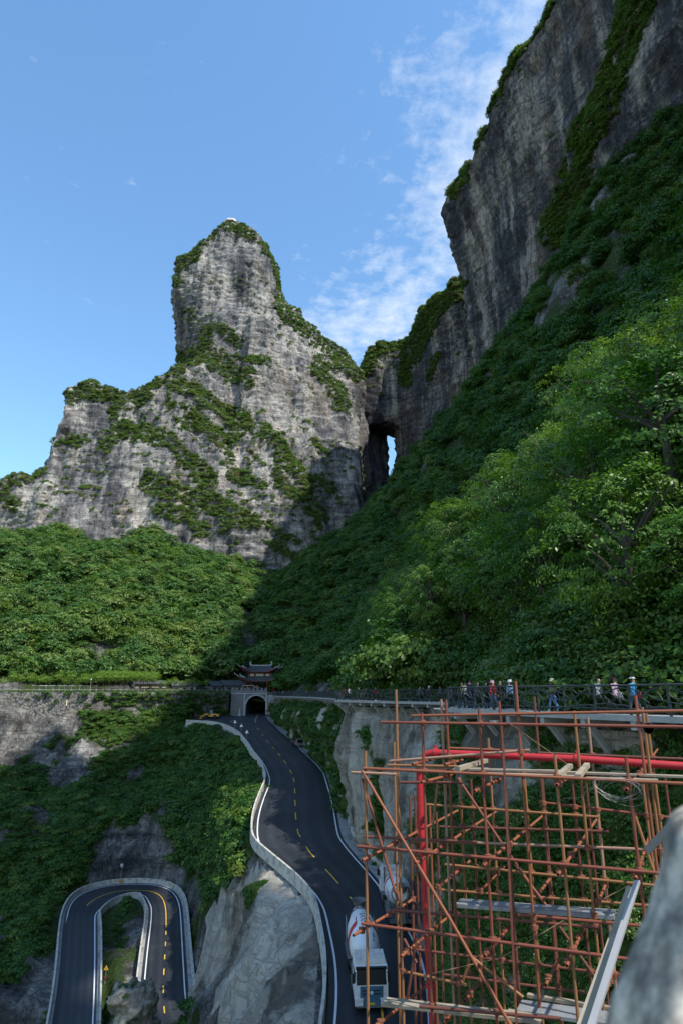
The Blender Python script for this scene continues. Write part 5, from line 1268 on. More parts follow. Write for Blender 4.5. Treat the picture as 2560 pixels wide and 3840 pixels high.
m = MB(); m.box((.087, .03, 1.675), (.012, .022, .012)); m.box((.087, -.03, 1.675), (.012, .022, .012)); m.box((.082, 0, 1.605), (.01, .04, .008)); FACE_ = m.mesh('face_features', HAIR)
def person(loc, rz, pose, top_, leg, shoe, label, hat=None, hatc=None, extra=None, exc=None, hair=True, h=1.0, group=None, tiny=False):
    o = link(bpy.data.objects.new('person', PM[pose])); o.location = loc; o.rotation_euler = (0, 0, rz); o.scale = (h, h, h)
    for i, mt in enumerate((SKIN, cloth(top_), cloth(leg), cloth(shoe))): o.material_slots[i].link = 'OBJECT'; o.material_slots[i].material = mt
    if hair: link(bpy.data.objects.new('hair', HAIRM), o)
    if not tiny: link(bpy.data.objects.new('face_features', FACE_), o)
    def kid(nm, me, c):
        k = link(bpy.data.objects.new(nm, me), o)
        if not me.materials: me.materials.append(None)
        k.material_slots[0].link = 'OBJECT'; k.material_slots[0].material = cloth(c)
    if hat: kid('hat', {'bucket': BUCKET, 'cap': CAPM, 'visor': VIS}[hat], hatc)
    if extra: kid({'pack': 'backpack', 'bag': 'shoulder_bag'}[extra], {'pack': PACK, 'bag': BAG}[extra], exc)
    return tag(o, label, 'person', group)
def on_walk(u, inset):
    """walkway point under pixel column u (horizon level), 'inset' metres inside the railing, on the stretch first met"""
    k = (u - 1280) * CP / FPX; return k, inset
def walk_pos(u, inset, ylo, yhi):
    k = (u - 1280) * CP / FPX; best = None
    for i, p in enumerate(wo_s):
        if ylo <= p[1] <= yhi:
            q = p - nout[i] * inset; e = abs(q[0] - k * q[1])
            if best is None or e < best[0]: best = (e, q, i)
    q, i = best[1], best[2]; d = dirs[i]; return (q[0], q[1], ZD - .02), math.atan2(d[1], d[0])
BK, WH, NV, JN = (.015, .015, .017), (.68, .68, .68), (.02, .03, .06), (.05, .10, .22)
NEARP = [(1690, 1.0, BK, BK, BK, 'stand', 'person in black with a lime yellow backpack at the bend of the near walkway', None, None, 'pack', (.5, .6, .05), 1),
    (1733, 1.6, (.06, .14, .35), NV, BK, 'stand', 'person in a blue shirt, first of the cluster by the bend', None, None, None, None, -1), (1743, .9, (.5, .45, .4), BK, BK, 'lean', 'person in a beige top in the cluster on the near walkway', None, None, None, None, -1),
    (1754, 1.5, (.05, .05, .05), BK, BK, 'stand', 'short haired person in dark grey beside the navy jacket in the walkway cluster', None, None, None, None, 1), (1766, .7, NV, NV, BK, 'stand', 'tall person in a navy jacket near the railing in the walkway cluster', None, None, None, None, -1),
    (1790, 1.8, (.10, .09, .08), BK, BK, 'lean', 'person in brown bending slightly behind the navy jacket', None, None, None, None, 1), (1815, 1.3, (.03, .04, .04), BK, BK, 'stand', 'person in black with a dark cap left of the pink hat', 'cap', (.03, .03, .03), None, None, 1),
    (1842, .8, (.45, .03, .03), JN, WH, 'walk', 'person with a pink bucket hat, red vest and blue jeans', 'bucket', (.60, .33, .38), None, None, 1), (1879, .7, BK, BK, BK, 'stand', 'bald person all in black standing with their back turned', None, None, None, None, 1),
    (1914, .7, (.35, .47, .68), BK, WH, 'stand', 'person with a white bucket hat and light blue shirt', 'bucket', (.72, .72, .70), None, None, -1), (2076, .9, (.05, .04, .05), (.10, .22, .50), WH, 'walk', 'person with an olive bucket hat, dark jacket and blue jeans', 'bucket', (.28, .30, .24), None, None, -1),
    (2225, 1.6, (.02, .02, .02), BK, BK, 'step', 'dark haired person half hidden behind the pale grey jacket', None, None, None, None, -1), (2238, .8, (.52, .54, .52), BK, WH, 'walk', 'person in a pale grey jacket with a backpack walking along the railing', None, None, 'pack', BK, 1),
    (2302, .8, (.52, .36, .46), BK, WH, 'walk', 'person in a lilac hoodie and maroon cap with a white bag', 'cap', (.10, .015, .03), 'bag', WH, 1), (2378, .9, (.03, .24, .45), (.05, .08, .12), WH, 'walk', 'person in a bright blue jacket and white visor with a red bag', 'visor', (.75, .75, .72), 'bag', (.5, .02, .03), 1)]
for u, ins, tp, lg, shoe, pose, lab, hat, hc, ex, exc, fc_ in NEARP:
    loc, rz = walk_pos(u, ins, 26, 52)
    person(loc, rz + (0 if fc_ < 0 else math.pi) * 1.0, pose, tp, lg, shoe, lab, hat, hc, ex, exc, 'bald' not in lab, 1.0 if 'tall' not in lab else 1.06)
FARP = [(1291, .7, (.35, .03, .03), 'person in a red shirt, leftmost on the middle stretch of walkway'), (1304, 1.2, (.10, .02, .02), 'person in dark red just right of the red shirt on the middle walkway'), (1314, .6, (.70, .70, .72), 'person in a white T-shirt on the middle walkway'), (1343, .9, BK, 'person in black to the right of the white T-shirt'), (1377, .8, (.03, .03, .04), 'person in charcoal alone between black and red tops on the middle walkway'),
        (1409, .7, (.28, .02, .03), 'person in a crimson top walking on the middle walkway'), (1532, .8, BK, 'person in black near the right end of the middle walkway'), (1571, .8, (.25, .25, .26), 'person in a grey top carrying white on the middle walkway'), (1584, 1.4, (.04, .04, .04), 'person in dark clothes behind the burgundy coat'), (1604, .7, (.20, .015, .07), 'person in a burgundy coat and pale hat'), (1646, .8, (.12, .12, .13), 'person in grey at the right end of the middle walkway')]
for k, (u, ins, tp, lab) in enumerate(FARP):
    loc, rz = walk_pos(u, ins, 73, 98); person(loc, rz + (k % 2) * math.pi, ('walk', 'stand', 'lean', 'step')[k % 4], tp, BK, WH, lab, 'bucket' if 'hat' in lab else None, (.6, .58, .55), tiny=True)
for k, u in enumerate((1010, 1017, 1024, 1032, 1040, 1048, 1062, 1084, 1110, 1150, 1196, 1228)):
    loc, rz = walk_pos(u, .8 + .5 * (k % 3), 104, 246)
    person(loc, rz + (k % 2) * math.pi, ('stand', 'walk', 'lean')[k % 3], ((.5, .5, .52), BK, (.05, .12, .3), (.3, .3, .3), (.02, .02, .02), (.45, .1, .1))[k % 6], BK, BK, 'visitor in %s on the far walkway, %s from the gate tower' % (('pale grey', 'black', 'blue', 'mid grey', 'dark clothes', 'red')[k % 6], ORD[k]), group='small visitors on the far walkway', tiny=True)
# ------------------------------------------------------------------ scaffold: plan axes A (along the front) and B (depth)
AZ = math.radians(117); A_ = np.array([math.sin(AZ), math.cos(AZ)]); BZ = math.radians(27); B_ = np.array([math.sin(BZ), math.cos(BZ)])
O_ = np.array([.46, 12.5])
def onrow(u, v, b):           # pixel on the vertical plane b = const
    d = ray(u, v); n = B_; t = (np.dot(O_ + b * B_, n)) / np.dot(d[:2], n); return d * t
def oncol(u, v, p0):          # pixel on the vertical plane through p0 along B
    d = ray(u, v); t = np.dot(p0[:2], A_) / np.dot(d[:2], A_); return d * t
def pipe_mat(name, c, c2, metal=0.0, rough=.6, sc=5):
    m, n, l, b = new_mat(name); f = ramp(n, l, tnoise(n, l, sc, 6, .65), [(.36, 0), (.62, 1)]); c_ = mixrgb(n, l, f, c, c2)
    sp = ramp(n, l, tnoise(n, l, 22, 4, .6), [(.62, 0), (.70, 1)]); c_ = mixrgb(n, l, M2('MULTIPLY', sp, .35, n, l), c_, (.42, .36, .31))
    l.new(c_, b.inputs['Base Color']); b.inputs['Roughness'].default_value = rough; b.inputs['Specular IOR Level'].default_value = .4; return m
MAT['pipe_red'] = pipe_mat('red_oxide_tube', (.225, .066, .036), (.14, .036, .022))
MAT['pipe_orange'] = pipe_mat('orange_red_tube', (.28, .098, .042), (.18, .052, .026))
MAT['pipe_rust'] = pipe_mat('rusty_tube', (.20, .085, .035), (.27, .13, .05))
MAT['pipe_dark'] = pipe_mat('rust_and_shade_tube', (.10, .032, .022), (.15, .05, .03))  # dark rust colour that also stands in for shade on the back tubes
MAT['pipe_pale'] = pipe_mat('plaster_stained_tube', (.36, .27, .20), (.24, .10, .06))
MAT['coupler'] = pipe_mat('rusty_coupler', (.12, .040, .022), (.20, .07, .035), sc=14)
MAT['pump_red'] = flat_mat('bright_red_pipe_paint', (.38, .016, .022), .55, var=.25, scale=8, spec=.5)
PIPES = [MAT['pipe_red'], MAT['pipe_orange'], MAT['pipe_rust'], MAT['pipe_dark'], MAT['pipe_pale']]
SC = empty('tube_scaffold', (O_[0], O_[1], -10.5)); sc0 = np.array([O_[0], O_[1], -10.5])
RT = .0252; gs = random.Random(3); joints = []
UNIT = {}
def tube_obj(name, a, b, mat, r=RT):
    a, b = np.array(a, float), np.array(b, float); L = float(np.linalg.norm(b - a))
    if mat not in UNIT:
        m = MB(); n = 10; vs = []
        for z in (0, 1):
            for rr in (1.0, .84): vs += [(rr * math.cos(2 * math.pi * k / n), rr * math.sin(2 * math.pi * k / n), z) for k in range(n)]
        fs = []
        for k in range(n):
            k2 = (k + 1) % n
            fs += [(k, k2, 2 * n + k2, 2 * n + k), (n + k2, n + k, 3 * n + k, 3 * n + k2), (k2, k, n + k, n + k2), (2 * n + k, 2 * n + k2, 3 * n + k2, 3 * n + k)]
        m.add(vs, fs); UNIT[mat] = m.mesh('tube', mat, True)
    o = link(bpy.data.objects.new(name, UNIT[mat]), SC); o.location = a - sc0; o.scale = (r, r, L)
    o.rotation_mode = 'QUATERNION'; o.rotation_quaternion = Vector(b - a).to_track_quat('Z', 'Y'); return o
CPL = MB(); CPL.lathe([(.036, -.035), (.040, -.03), (.040, .03), (.036, .035)], n=10); CPL.box((.045, 0, 0), (.035, .045, .05)); CPL.cyl((0, .05, 0), .010, .05, 6, 'Y'); CPLM = CPL.mesh('coupler', MAT['coupler'])
def coupler(p, rz=0.0):
    for q in joints:
        if abs(q[0] - p[0]) + abs(q[1] - p[1]) + abs(q[2] - p[2]) < .07: return
    joints.append(p); o = link(bpy.data.objects.new('coupler', CPLM), SC); o.location = np.array(p) - sc0; o.rotation_euler = (0, 0, rz); o.scale = (1.25, 1.25, 1.3)
ups = []
# uprights: (u, v0, row, vtop, material)
for u, v0, b, vt, mi in [(1371, 3000, 0, 2816, 2), (1588, 2900, 0, 2672, 0), (1808, 2900, 0, 2660, 0), (2084, 2900, 0, 2829, 2), (2352, 2900, 0, 2838, 0),
        (1491, 2900, 1.25, 2585, 2), (1683, 2900, 1.25, 2624, 0), (1664, 2900, 1.3, 2622, 4), (1881, 2800, 1.25, 2629, 0), (1893, 2960, 1.2, 2668, 3), (2160, 2760, 1.25, 2665, 2), (2424, 2800, 1.25, 2651, 2), (2392, 2700, .9, 2608, 1), (1942, 2700, .9, 2555, 1), (2008, 2700, 2.5, 2612, 0),
        (1478, 2860, 2.5, 2782, 2), (1537, 3050, 2.5, 2985, 3), (1556, 3050, 2.6, 2985, 3), (1768, 3000, 2.5, 2920, 3), (1726, 3000, 2.6, 2915, 2), (1843, 3000, 2.5, 2768, 0), (1971, 3000, 2.5, 2920, 0), (2038, 3000, 3.4, 2920, 0), (2208, 2750, 2.5, 2690, 4), (2150, 3000, 2.5, 2855, 0), (2202, 3000, 3.4, 2935, 3), (2236, 3000, 3.4, 2940, 2), (2416, 3000, 2.5, 2940, 2), (2463, 3000, 2.5, 2675, 0), (2502, 3000, 3.4, 2915, 3),
        (1612, 3100, 3.4, 3012, 1), (1638, 3150, 3.4, 3045, 3), (2620, 2900, 0, 2800, 0), (2680, 2900, 1.25, 2700, 2)]:
    d = ray(u, v0); M_ = np.array([[d[0], -A_[0]], [d[1], -A_[1]]]); t, a = np.linalg.solve(M_, O_ + b * B_)
    p = O_ + b * B_ + a * A_; zt = px(u, vt, p[1])[2]; yv = p
    if b > 2 and mi == 0: mi = (3, 2)[int(u) % 2]  # back rows take darker tubes, their shade put into the colour
    tube_obj('upright', (p[0], p[1], -10.5), (p[0], p[1], zt), PIPES[mi]); ups.append((p, b, zt, a))
def ledger(u0, v0, u1, v1, b, mi, name='ledger', cp=True, r=RT):
    if b > 1.05 and mi == 0: mi = (3, 0, 2)[int(u0) % 3]  # some rear ledgers darkened by material in place of shade
    p, q = onrow(u0, v0, b), onrow(u1, v1, b); tube_obj(name, p, q, PIPES[mi], r)
    if cp:
        for up, ub, zt, a in ups:
            if abs(ub - b) < .35:
                t = np.dot(up - p[:2], A_) / np.dot(q[:2] - p[:2], A_)
                if 0.01 < t < .99:
                    z = p[2] + (q[2] - p[2]) * t
                    if z < zt: coupler((up[0], up[1], z), BZ)
for L in [(1362, 2881, 2640, 2942, -.06, 1), (1339, 3173, 2560, 3282, -.06, 0), (1355, 3463, 2500, 3616, -.06, 0), (1545, 2684, 2640, 2664, .85, 1), (1428, 2708, 2640, 2727, -.06, 0), (1317, 2896, 1487, 2904, -.12, 4),
          (1500, 2886, 2640, 2914, 1.19, 0), (1362, 3137, 1786, 3158, 1.19, 3), (1540, 3151, 2560, 3191, 1.31, 4), (1469, 3412, 2250, 3479, 1.19, 3), (1940, 3430, 2430, 3474, .95, 0), (1598, 3017, 2244, 3064, 2.44, 0), (2020, 3008, 2540, 3069, 2.56, 0), (1647, 3100, 2280, 3118, 2.44, 0),
          (1638, 3336, 2460, 3398, 2.44, 2), (1667, 3242, 2470, 3322, 2.44, 0), (1665, 3655, 2190, 3722, 2.44, 3), (1571, 3774, 2100, 3820, -.06, 3), (2016, 2823, 2640, 2850, 2.44, 0), (1680, 2805, 1950, 2816, 2.44, 1), (1462, 2854, 1985, 2813, 1.1, 4), (1453, 2869, 1712, 2874, .9, 2), (1500, 2934, 1735, 2934, .6, 3),
          (1550, 3560, 2350, 3660, 2.5, 3), (1780, 3880, 2500, 3960, -.06, 3), (1500, 3640, 1745, 3694, 1.25, 2)]:
    ledger(*L)
def transom(u0, v0, u1, v1, b0, mi, name='transom'):
    p = onrow(u0, v0, b0); q = oncol(u1, v1, p); q[2] = p[2] * .5 + q[2] * .5; tube_obj(name, p, q, PIPES[mi])
    for b in (0, 1.25, 2.5):
        t = (b - b0) / max(np.dot(q[:2] - p[:2], B_), .01)
        if .02 < t < .98: coupler(tuple(p + (q - p) * t + [0, 0, .0]), AZ)
for T in [(1357, 3227, 1714, 3044, -.25, 1), (1556, 3238, 1857, 3048, -.2, 1), (1810, 3247, 2038, 3068, -.25, 1), (2090, 3280, 2244, 3079, -.25, 1), (2380, 3296, 2440, 3190, -.25, 1), (1578, 2934, 1692, 2916, -.22, 1), (1777, 2968, 1873, 2923, -.3, 1), (2085, 2945, 2190, 2895, -.22, 0), (2347, 2963, 2396, 2941, -.3, 0), (2391, 2912, 2470, 2860, .5, 1),
          (1545, 2866, 1616, 2850, .7, 1), (1665, 2867, 1732, 2854, .7, 1), (1324, 3508, 1562, 3400, -.35, 1), (1502, 3588, 1674, 3461, -.3, 1), (1815, 3586, 1928, 3474, -.25, 0), (2123, 3622, 2190, 3490, -.2, 1), (1406, 3850, 1600, 3755, -.2, 1), (1640, 3330, 1759, 3227, 1.2, 1), (1797, 3343, 1888, 3247, 1.2, 1), (2014, 3356, 2059, 3303, 1.2, 1), (2043, 3695, 2092, 3611, .9, 1), (2240, 3385, 2272, 3320, 1.2, 1), (1738, 3520, 1768, 3484, 1.2, 0), (1740, 3755, 1800, 3690, .9, 0), (1660, 3838, 1730, 3790, 0.9, 0), (2270, 3720, 2300, 3665, .6, 1)]:
    transom(*T)
for Bc in [(1357, 2890, 1679, 3437, -.13, 1), (1676, 3430, 1915, 3850, -.13, 1), (1357, 2919, 1491, 3378, .1, 0), (1714, 2917, 1893, 3182, 2.35, 0), (1772, 3593, 1960, 3740, 1.1, 0), (2094, 3472, 2240, 3680, 2.35, 0), (1927, 3238, 2043, 3392, 1.1, 0), (1893, 3182, 1990, 3320, 2.35, 0), (1640, 2940, 1620, 3095, 1.1, 0), (1514, 3520, 1560, 3610, 1.1, 3), (1562, 3520, 1520, 3780, 1.1, 3), (1760, 3595, 1730, 3690, 1.9, 0), (1860, 3545, 1925, 3450, 1.9, 0), (2366, 3020, 2470, 3330, .5, 2), (1856, 3760, 1920, 3850, -.1, 1)]:
    ledger(*Bc, name='brace', cp=False)
tag(SC, 'rust red tube-and-coupler scaffold rising beside the upper road', 'scaffold')

# flat straps, pump pipe, planks and boards resting on the scaffold
def bar_thing(name, a, b, w, h, mat, label, cat, group=None, up=(0, 0, 1)):
    c = (np.array(a) + np.array(b)) / 2; m = MB(); m.beam(np.array(a) - c, np.array(b) - c, w, h, up); o = m.build(name, mat); o.location = c; return tag(o, label, cat, group)
MAT['strap'] = flat_mat('dusty_strap', (.34, .20, .13), .9); MAT['timber'] = flat_mat('weathered_timber', (.30, .255, .19), .85, var=.3, scale=6, dirt=(.12, .11, .08), dirt_scale=3); MAT['galv'] = flat_mat('galvanised_plank', (.30, .315, .33), .5, .35, var=.2, scale=6, dirt=(.15, .14, .13), dirt_scale=4)
MAT['alu'] = flat_mat('pale_aluminium_board', (.34, .34, .34), .5, .3, var=.12, scale=5)
bar_thing('lashing_strap', onrow(1902, 2709, -.1), onrow(2128, 2867, .3), .035, .006, MAT['strap'], 'tan strap slung diagonally across the top of the scaffold', 'strap')
bar_thing('steel_strip', onrow(1884, 2790, -.25), onrow(1936, 3860, -.25), .035, .010, MAT['pipe_dark'], 'flat rusty steel strip hanging down the front of the scaffold', 'steel strip', up=(0, 1, 0))
PP = empty('pump_pipe', tuple(onrow(1571, 2900, 1.6))); pp0 = np.array(PP.location)
def bend(pts, n=6): return pts
hpts = [onrow(1632, 2823, 1.6), onrow(2163, 2846, 1.6), onrow(2700, 2882, 1.6)]
MB().tube([p - pp0 for p in hpts[:2]], .066, 14).build('pipe_length', MAT['pump_red'], PP, True); MB().tube([p - pp0 for p in hpts[1:]], .066, 14).build('pipe_length', MAT['pump_red'], PP, True)
elb = [onrow(1632, 2823, 1.6), onrow(1606, 2825, 1.6), onrow(1586, 2838, 1.6), onrow(1574, 2860, 1.6), onrow(1570, 2885, 1.6)]
MB().tube([p - pp0 for p in elb], .066, 14).build('elbow', MAT['pump_red'], PP, True)
vpt = [onrow(1570, 2885, 1.6), onrow(1577, 3093, 1.6), onrow(1612, 3695, 1.6), onrow(1624, 3900, 1.6)]
for a, b in zip(vpt[:-1], vpt[1:]): MB().tube([a - pp0, b - pp0], .066, 14).build('pipe_length', MAT['pump_red'], PP, True)
def clamp(p, d):
    d = Vector(d).normalized(); p = Vector(p - pp0); m = MB(); m.tube([p - d * .04, p + d * .04], .092, 14); m.box(p + Vector((0, 0, .1)), (.05, .05, .09)); m.box(p - Vector((0, 0, .1)), (.05, .05, .07)); m.build('clamp', MAT['pump_red'], PP)
clamp(hpts[1], hpts[2] - hpts[1]); clamp(hpts[0], hpts[1] - hpts[0]); clamp(vpt[1], vpt[2] - vpt[1]); clamp(vpt[2], vpt[3] - vpt[2])
tag(PP, 'bright red concrete pump pipe running along and down the scaffold', 'pipe')
MAT['wire'] = flat_mat('bright_wire', (.35, .35, .34), .4, .5)
m = MB(); wc = onrow(2302, 2942, -.12); g3 = random.Random(8)
for k in range(7):
    rx, rz_, t0_ = .26 + .1 * g3.random(), .12 + .07 * g3.random(), g3.random()
    m.tube([(A_[0] * rx * math.cos(t) + .02 * k, A_[1] * rx * math.cos(t), rz_ * math.sin(t) + .03 * math.sin(t * 2 + k) - .02 * k) for t in np.linspace(0, 6.283, 18)], .0015, 4, False)
m.tube([(-.2, .05, 0), (-.42, .12, -.12), (-.46, .12, -.2), (-.72, .3, -.24)], .0015, 4)
o = m.build('wire_coil', MAT['wire']); o.location = wc; tag(o, 'loose coil of bright wire hanging on the scaffold front', 'wire')
m = MB(); m.lathe([(.085, -.012), (.10, 0), (.085, .012), (.075, 0), (.085, -.012)], n=18, axis='Y'); o = m.build('rubber_ring', flat_mat('black_rubber', (.012, .012, .012), .6)); o.location = onrow(2430, 2730, 1.1); tag(o, 'black rubber ring hung on an upright near the top of the scaffold', 'ring')
def plank(u0, v0, u1, v1, b, w, h, mat, label, cat='plank', group=None):
    p, q = onrow(u0, v0, b), onrow(u1, v1, b); return bar_thing('scaffold_plank', p, q, w, h, mat, label, cat, group)
plank(1716, 3386, 2304, 3430, 1.45, .36, .06, MAT['galv'], 'ribbed galvanised steel plank lying across the middle of the scaffold')
plank(1440, 3757, 2030, 3822, .3, .26, .05, MAT['timber'], 'long weathered wooden plank at the foot of the visible scaffold')
plank(1900, 3798, 2030, 3818, .75, .20, .045, MAT['timber'], 'short wooden plank end behind the long low plank')
plank(1945, 3775, 2340, 3830, .9, .42, .05, MAT['galv'], 'dark perforated steel plank low at the right of the scaffold')
plank(1976, 3732, 2330, 3788, 1.3, .09, .05, MAT['timber'], 'narrow timber batten lying on the perforated steel plank')
for k, (u0, v0, u1, v1, b) in enumerate([(1795, 2900, 2180, 2912, .35), (2195, 2918, 2465, 2926, .35), (1700, 2884, 2120, 2892, .75), (2120, 2896, 2560, 2912, .9), (1560, 2876, 1830, 2882, 1.0)]):
    plank(u0, v0, u1, v1, b, .16, .03, MAT['timber'], ['pale plank along the front edge under the pump pipe, its left half', 'pale plank along the front edge under the pump pipe, its right half', 'second pale plank behind the front edge plank', 'pale plank running right under the far end of the pump pipe', 'short pale plank by the elbow of the pump pipe'][k])
for k, (u0, v0, u1, v1) in enumerate([(2090, 2912, 2140, 2868), (2165, 2912, 2200, 2868), (1710, 2884, 1820, 2852)]):
    p = onrow(u0, v0, .1); q = oncol(u1, v1, p); bar_thing('timber_block', p, q, .09, .07, MAT['timber'], ['squared mossy timber across the planks, middle one of three', 'squared mossy timber across the planks, next to the pipe clamp', 'pale squared timber across the planks near the pipe elbow'][k], 'timber')
def near_bar(u0, v0, y0, u1, v1, y1, w, h, mat, label):
    bar_thing('leaning_board', px(u0, v0, y0), px(u1, v1, y1), w, h, mat, label, 'board', up=(-.6, -.8, .2))
near_bar(2388, 3305, 8.6, 2205, 3880, 6.6, .065, .03, MAT['alu'], 'pale aluminium board leaning steeply at the right of the scaffold')
near_bar(2362, 3330, 8.9, 2168, 3880, 6.9, .08, .035, MAT['timber'], 'grey wooden board leaning beside the pale aluminium board')
near_bar(2590, 3020, 7.4, 2424, 3190, 9.0, .09, .02, MAT['alu'], 'pale board end sticking out above the foreground stone')
# rope
m = MB(); m.tube([onrow(1600, 3655, .6), onrow(1880, 3590, .8), onrow(2130, 3440, 1.2), onrow(2360, 3318, 1.4)], .006, 5); tag(m.build('guy_rope', MAT['strap']), 'thin tan rope stretched diagonally through the scaffold', 'rope')

# foreground stone parapet by the camera, out of focus
secs = []
MAT['granite'] = None
m_, n_, l_, b_ = new_mat('speckled_granite'); f_ = ramp(n_, l_, tnoise(n_, l_, 17, 6, .7), [(.40, (.13, .116, .095)), (.50, (.30, .265, .215)), (.60, (.60, .52, .42))]); l_.new(f_, b_.inputs['Base Color']); b_.inputs['Roughness'].default_value = .85; bump(n_, l_, b_, [(tnoise(n_, l_, 26, 5, .6), .004)])
MAT['granite'] = m_
prof = [(2600, 3110, .62), (2560, 3140, .62), (2500, 3240, .62), (2440, 3420, .62), (2385, 3590, .62), (2335, 3760, .62), (2310, 3850, .62), (2280, 4000, .62), (2240, 4300, .62)]
gv_, gf_ = [], []
P = [px(u, v, y) for u, v, y in prof]; vs = []
for p in P:
    for k in range(16):
        a = 2 * math.pi * k / 16; vs.append((p[0] + .215 + .17 * math.cos(a), p[1] + .03 + .20 * math.sin(a) * (.25 if math.sin(a) < 0 else 1.2), p[2] + .02 * math.cos(a)))
st_v, st_f = remesh([loft([vs[i * 16:(i + 1) * 16] for i in range(len(P))][::-1])], .012)
sn_, _ = vnormals(st_v, st_f); st_v = smooth_mesh(st_v, st_f, 3) + sn_ * (.012 * fbm(st_v * 9, 3, 700))[:, None]
tag(link(bpy.data.objects.new('stone_post', np_mesh('stone_post', st_v, st_f, [MAT['granite']], True))), 'rough speckled granite post close to the camera, out of focus', 'post')
# viewing terrace under the camera
m = MB(); m.box((1.5, -2.5, -1.85), (9, 6.6, .5)); tag(m.build('terrace', MAT['deck']), kind='structure')
m = MB(); m.box((1.2, -2.5, -7), (8, 6, 9.8)); tag(m.build('terrace_base', MAT['rubble']), kind='structure')

# ------------------------------------------------------------------ vehicles
MAT['truck_white'] = flat_mat('white_truck_paint', (.66, .67, .68), .35, var=.05, spec=.5, dirt=(.45, .43, .38), dirt_scale=1.3, dirt_amt=.4)
MAT['truck_cream'] = flat_mat('cream_truck_roof', (.55, .54, .49), .5, var=.06, dirt=(.3, .28, .24), dirt_scale=2)
MAT['truck_blue'] = flat_mat('blue_grille_paint', (.05, .13, .20), .35, spec=.5)
MAT['chassis'] = flat_mat('grey_chassis', (.13, .13, .135), .7, var=.3); MAT['tyre'] = flat_mat('tyre_rubber', (.018, .018, .019), .85); MAT['rim'] = flat_mat('dusty_rim', (.25, .24, .22), .6)
MAT['drum_red'] = flat_mat('red_drum_stripe', (.42, .02, .03), .4); MAT['ink'] = flat_mat('black_lettering', (.015, .015, .02), .5); MAT['lamp'] = flat_mat('headlamp_glass', (.55, .57, .6), .12, spec=.9); MAT['plate_yellow'] = flat_mat('yellow_plate', (.65, .42, .03), .5); MAT['screen_glass'] = flat_mat('windscreen', (.008, .010, .012), .2, spec=.12, var=.02)
def text_mesh(s, size):
    cu = bpy.data.curves.new('t', 'FONT'); cu.body = s; cu.size = size; cu.align_x = 'CENTER'; cu.align_y = 'CENTER'; cu.fill_mode = 'FRONT'; cu.resolution_u = 3
    ob = bpy.data.objects.new('t', cu); COL.objects.link(ob); dg = bpy.context.evaluated_depsgraph_get(); dg.update(); me = bpy.data.meshes.new_from_object(ob.evaluated_get(dg)); bpy.data.objects.remove(ob); return me
DRP = [(-4.35, .50), (-4.2, .62), (-3.7, .78), (-3.0, .98), (-2.2, 1.20), (-1.5, 1.26), (-.6, 1.26), (.4, 1.21), (1.1, 1.02), (1.5, .74), (1.62, .3)]
def drum_r(t): return float(np.interp(t, [a for a, _ in DRP], [r for _, r in DRP]))
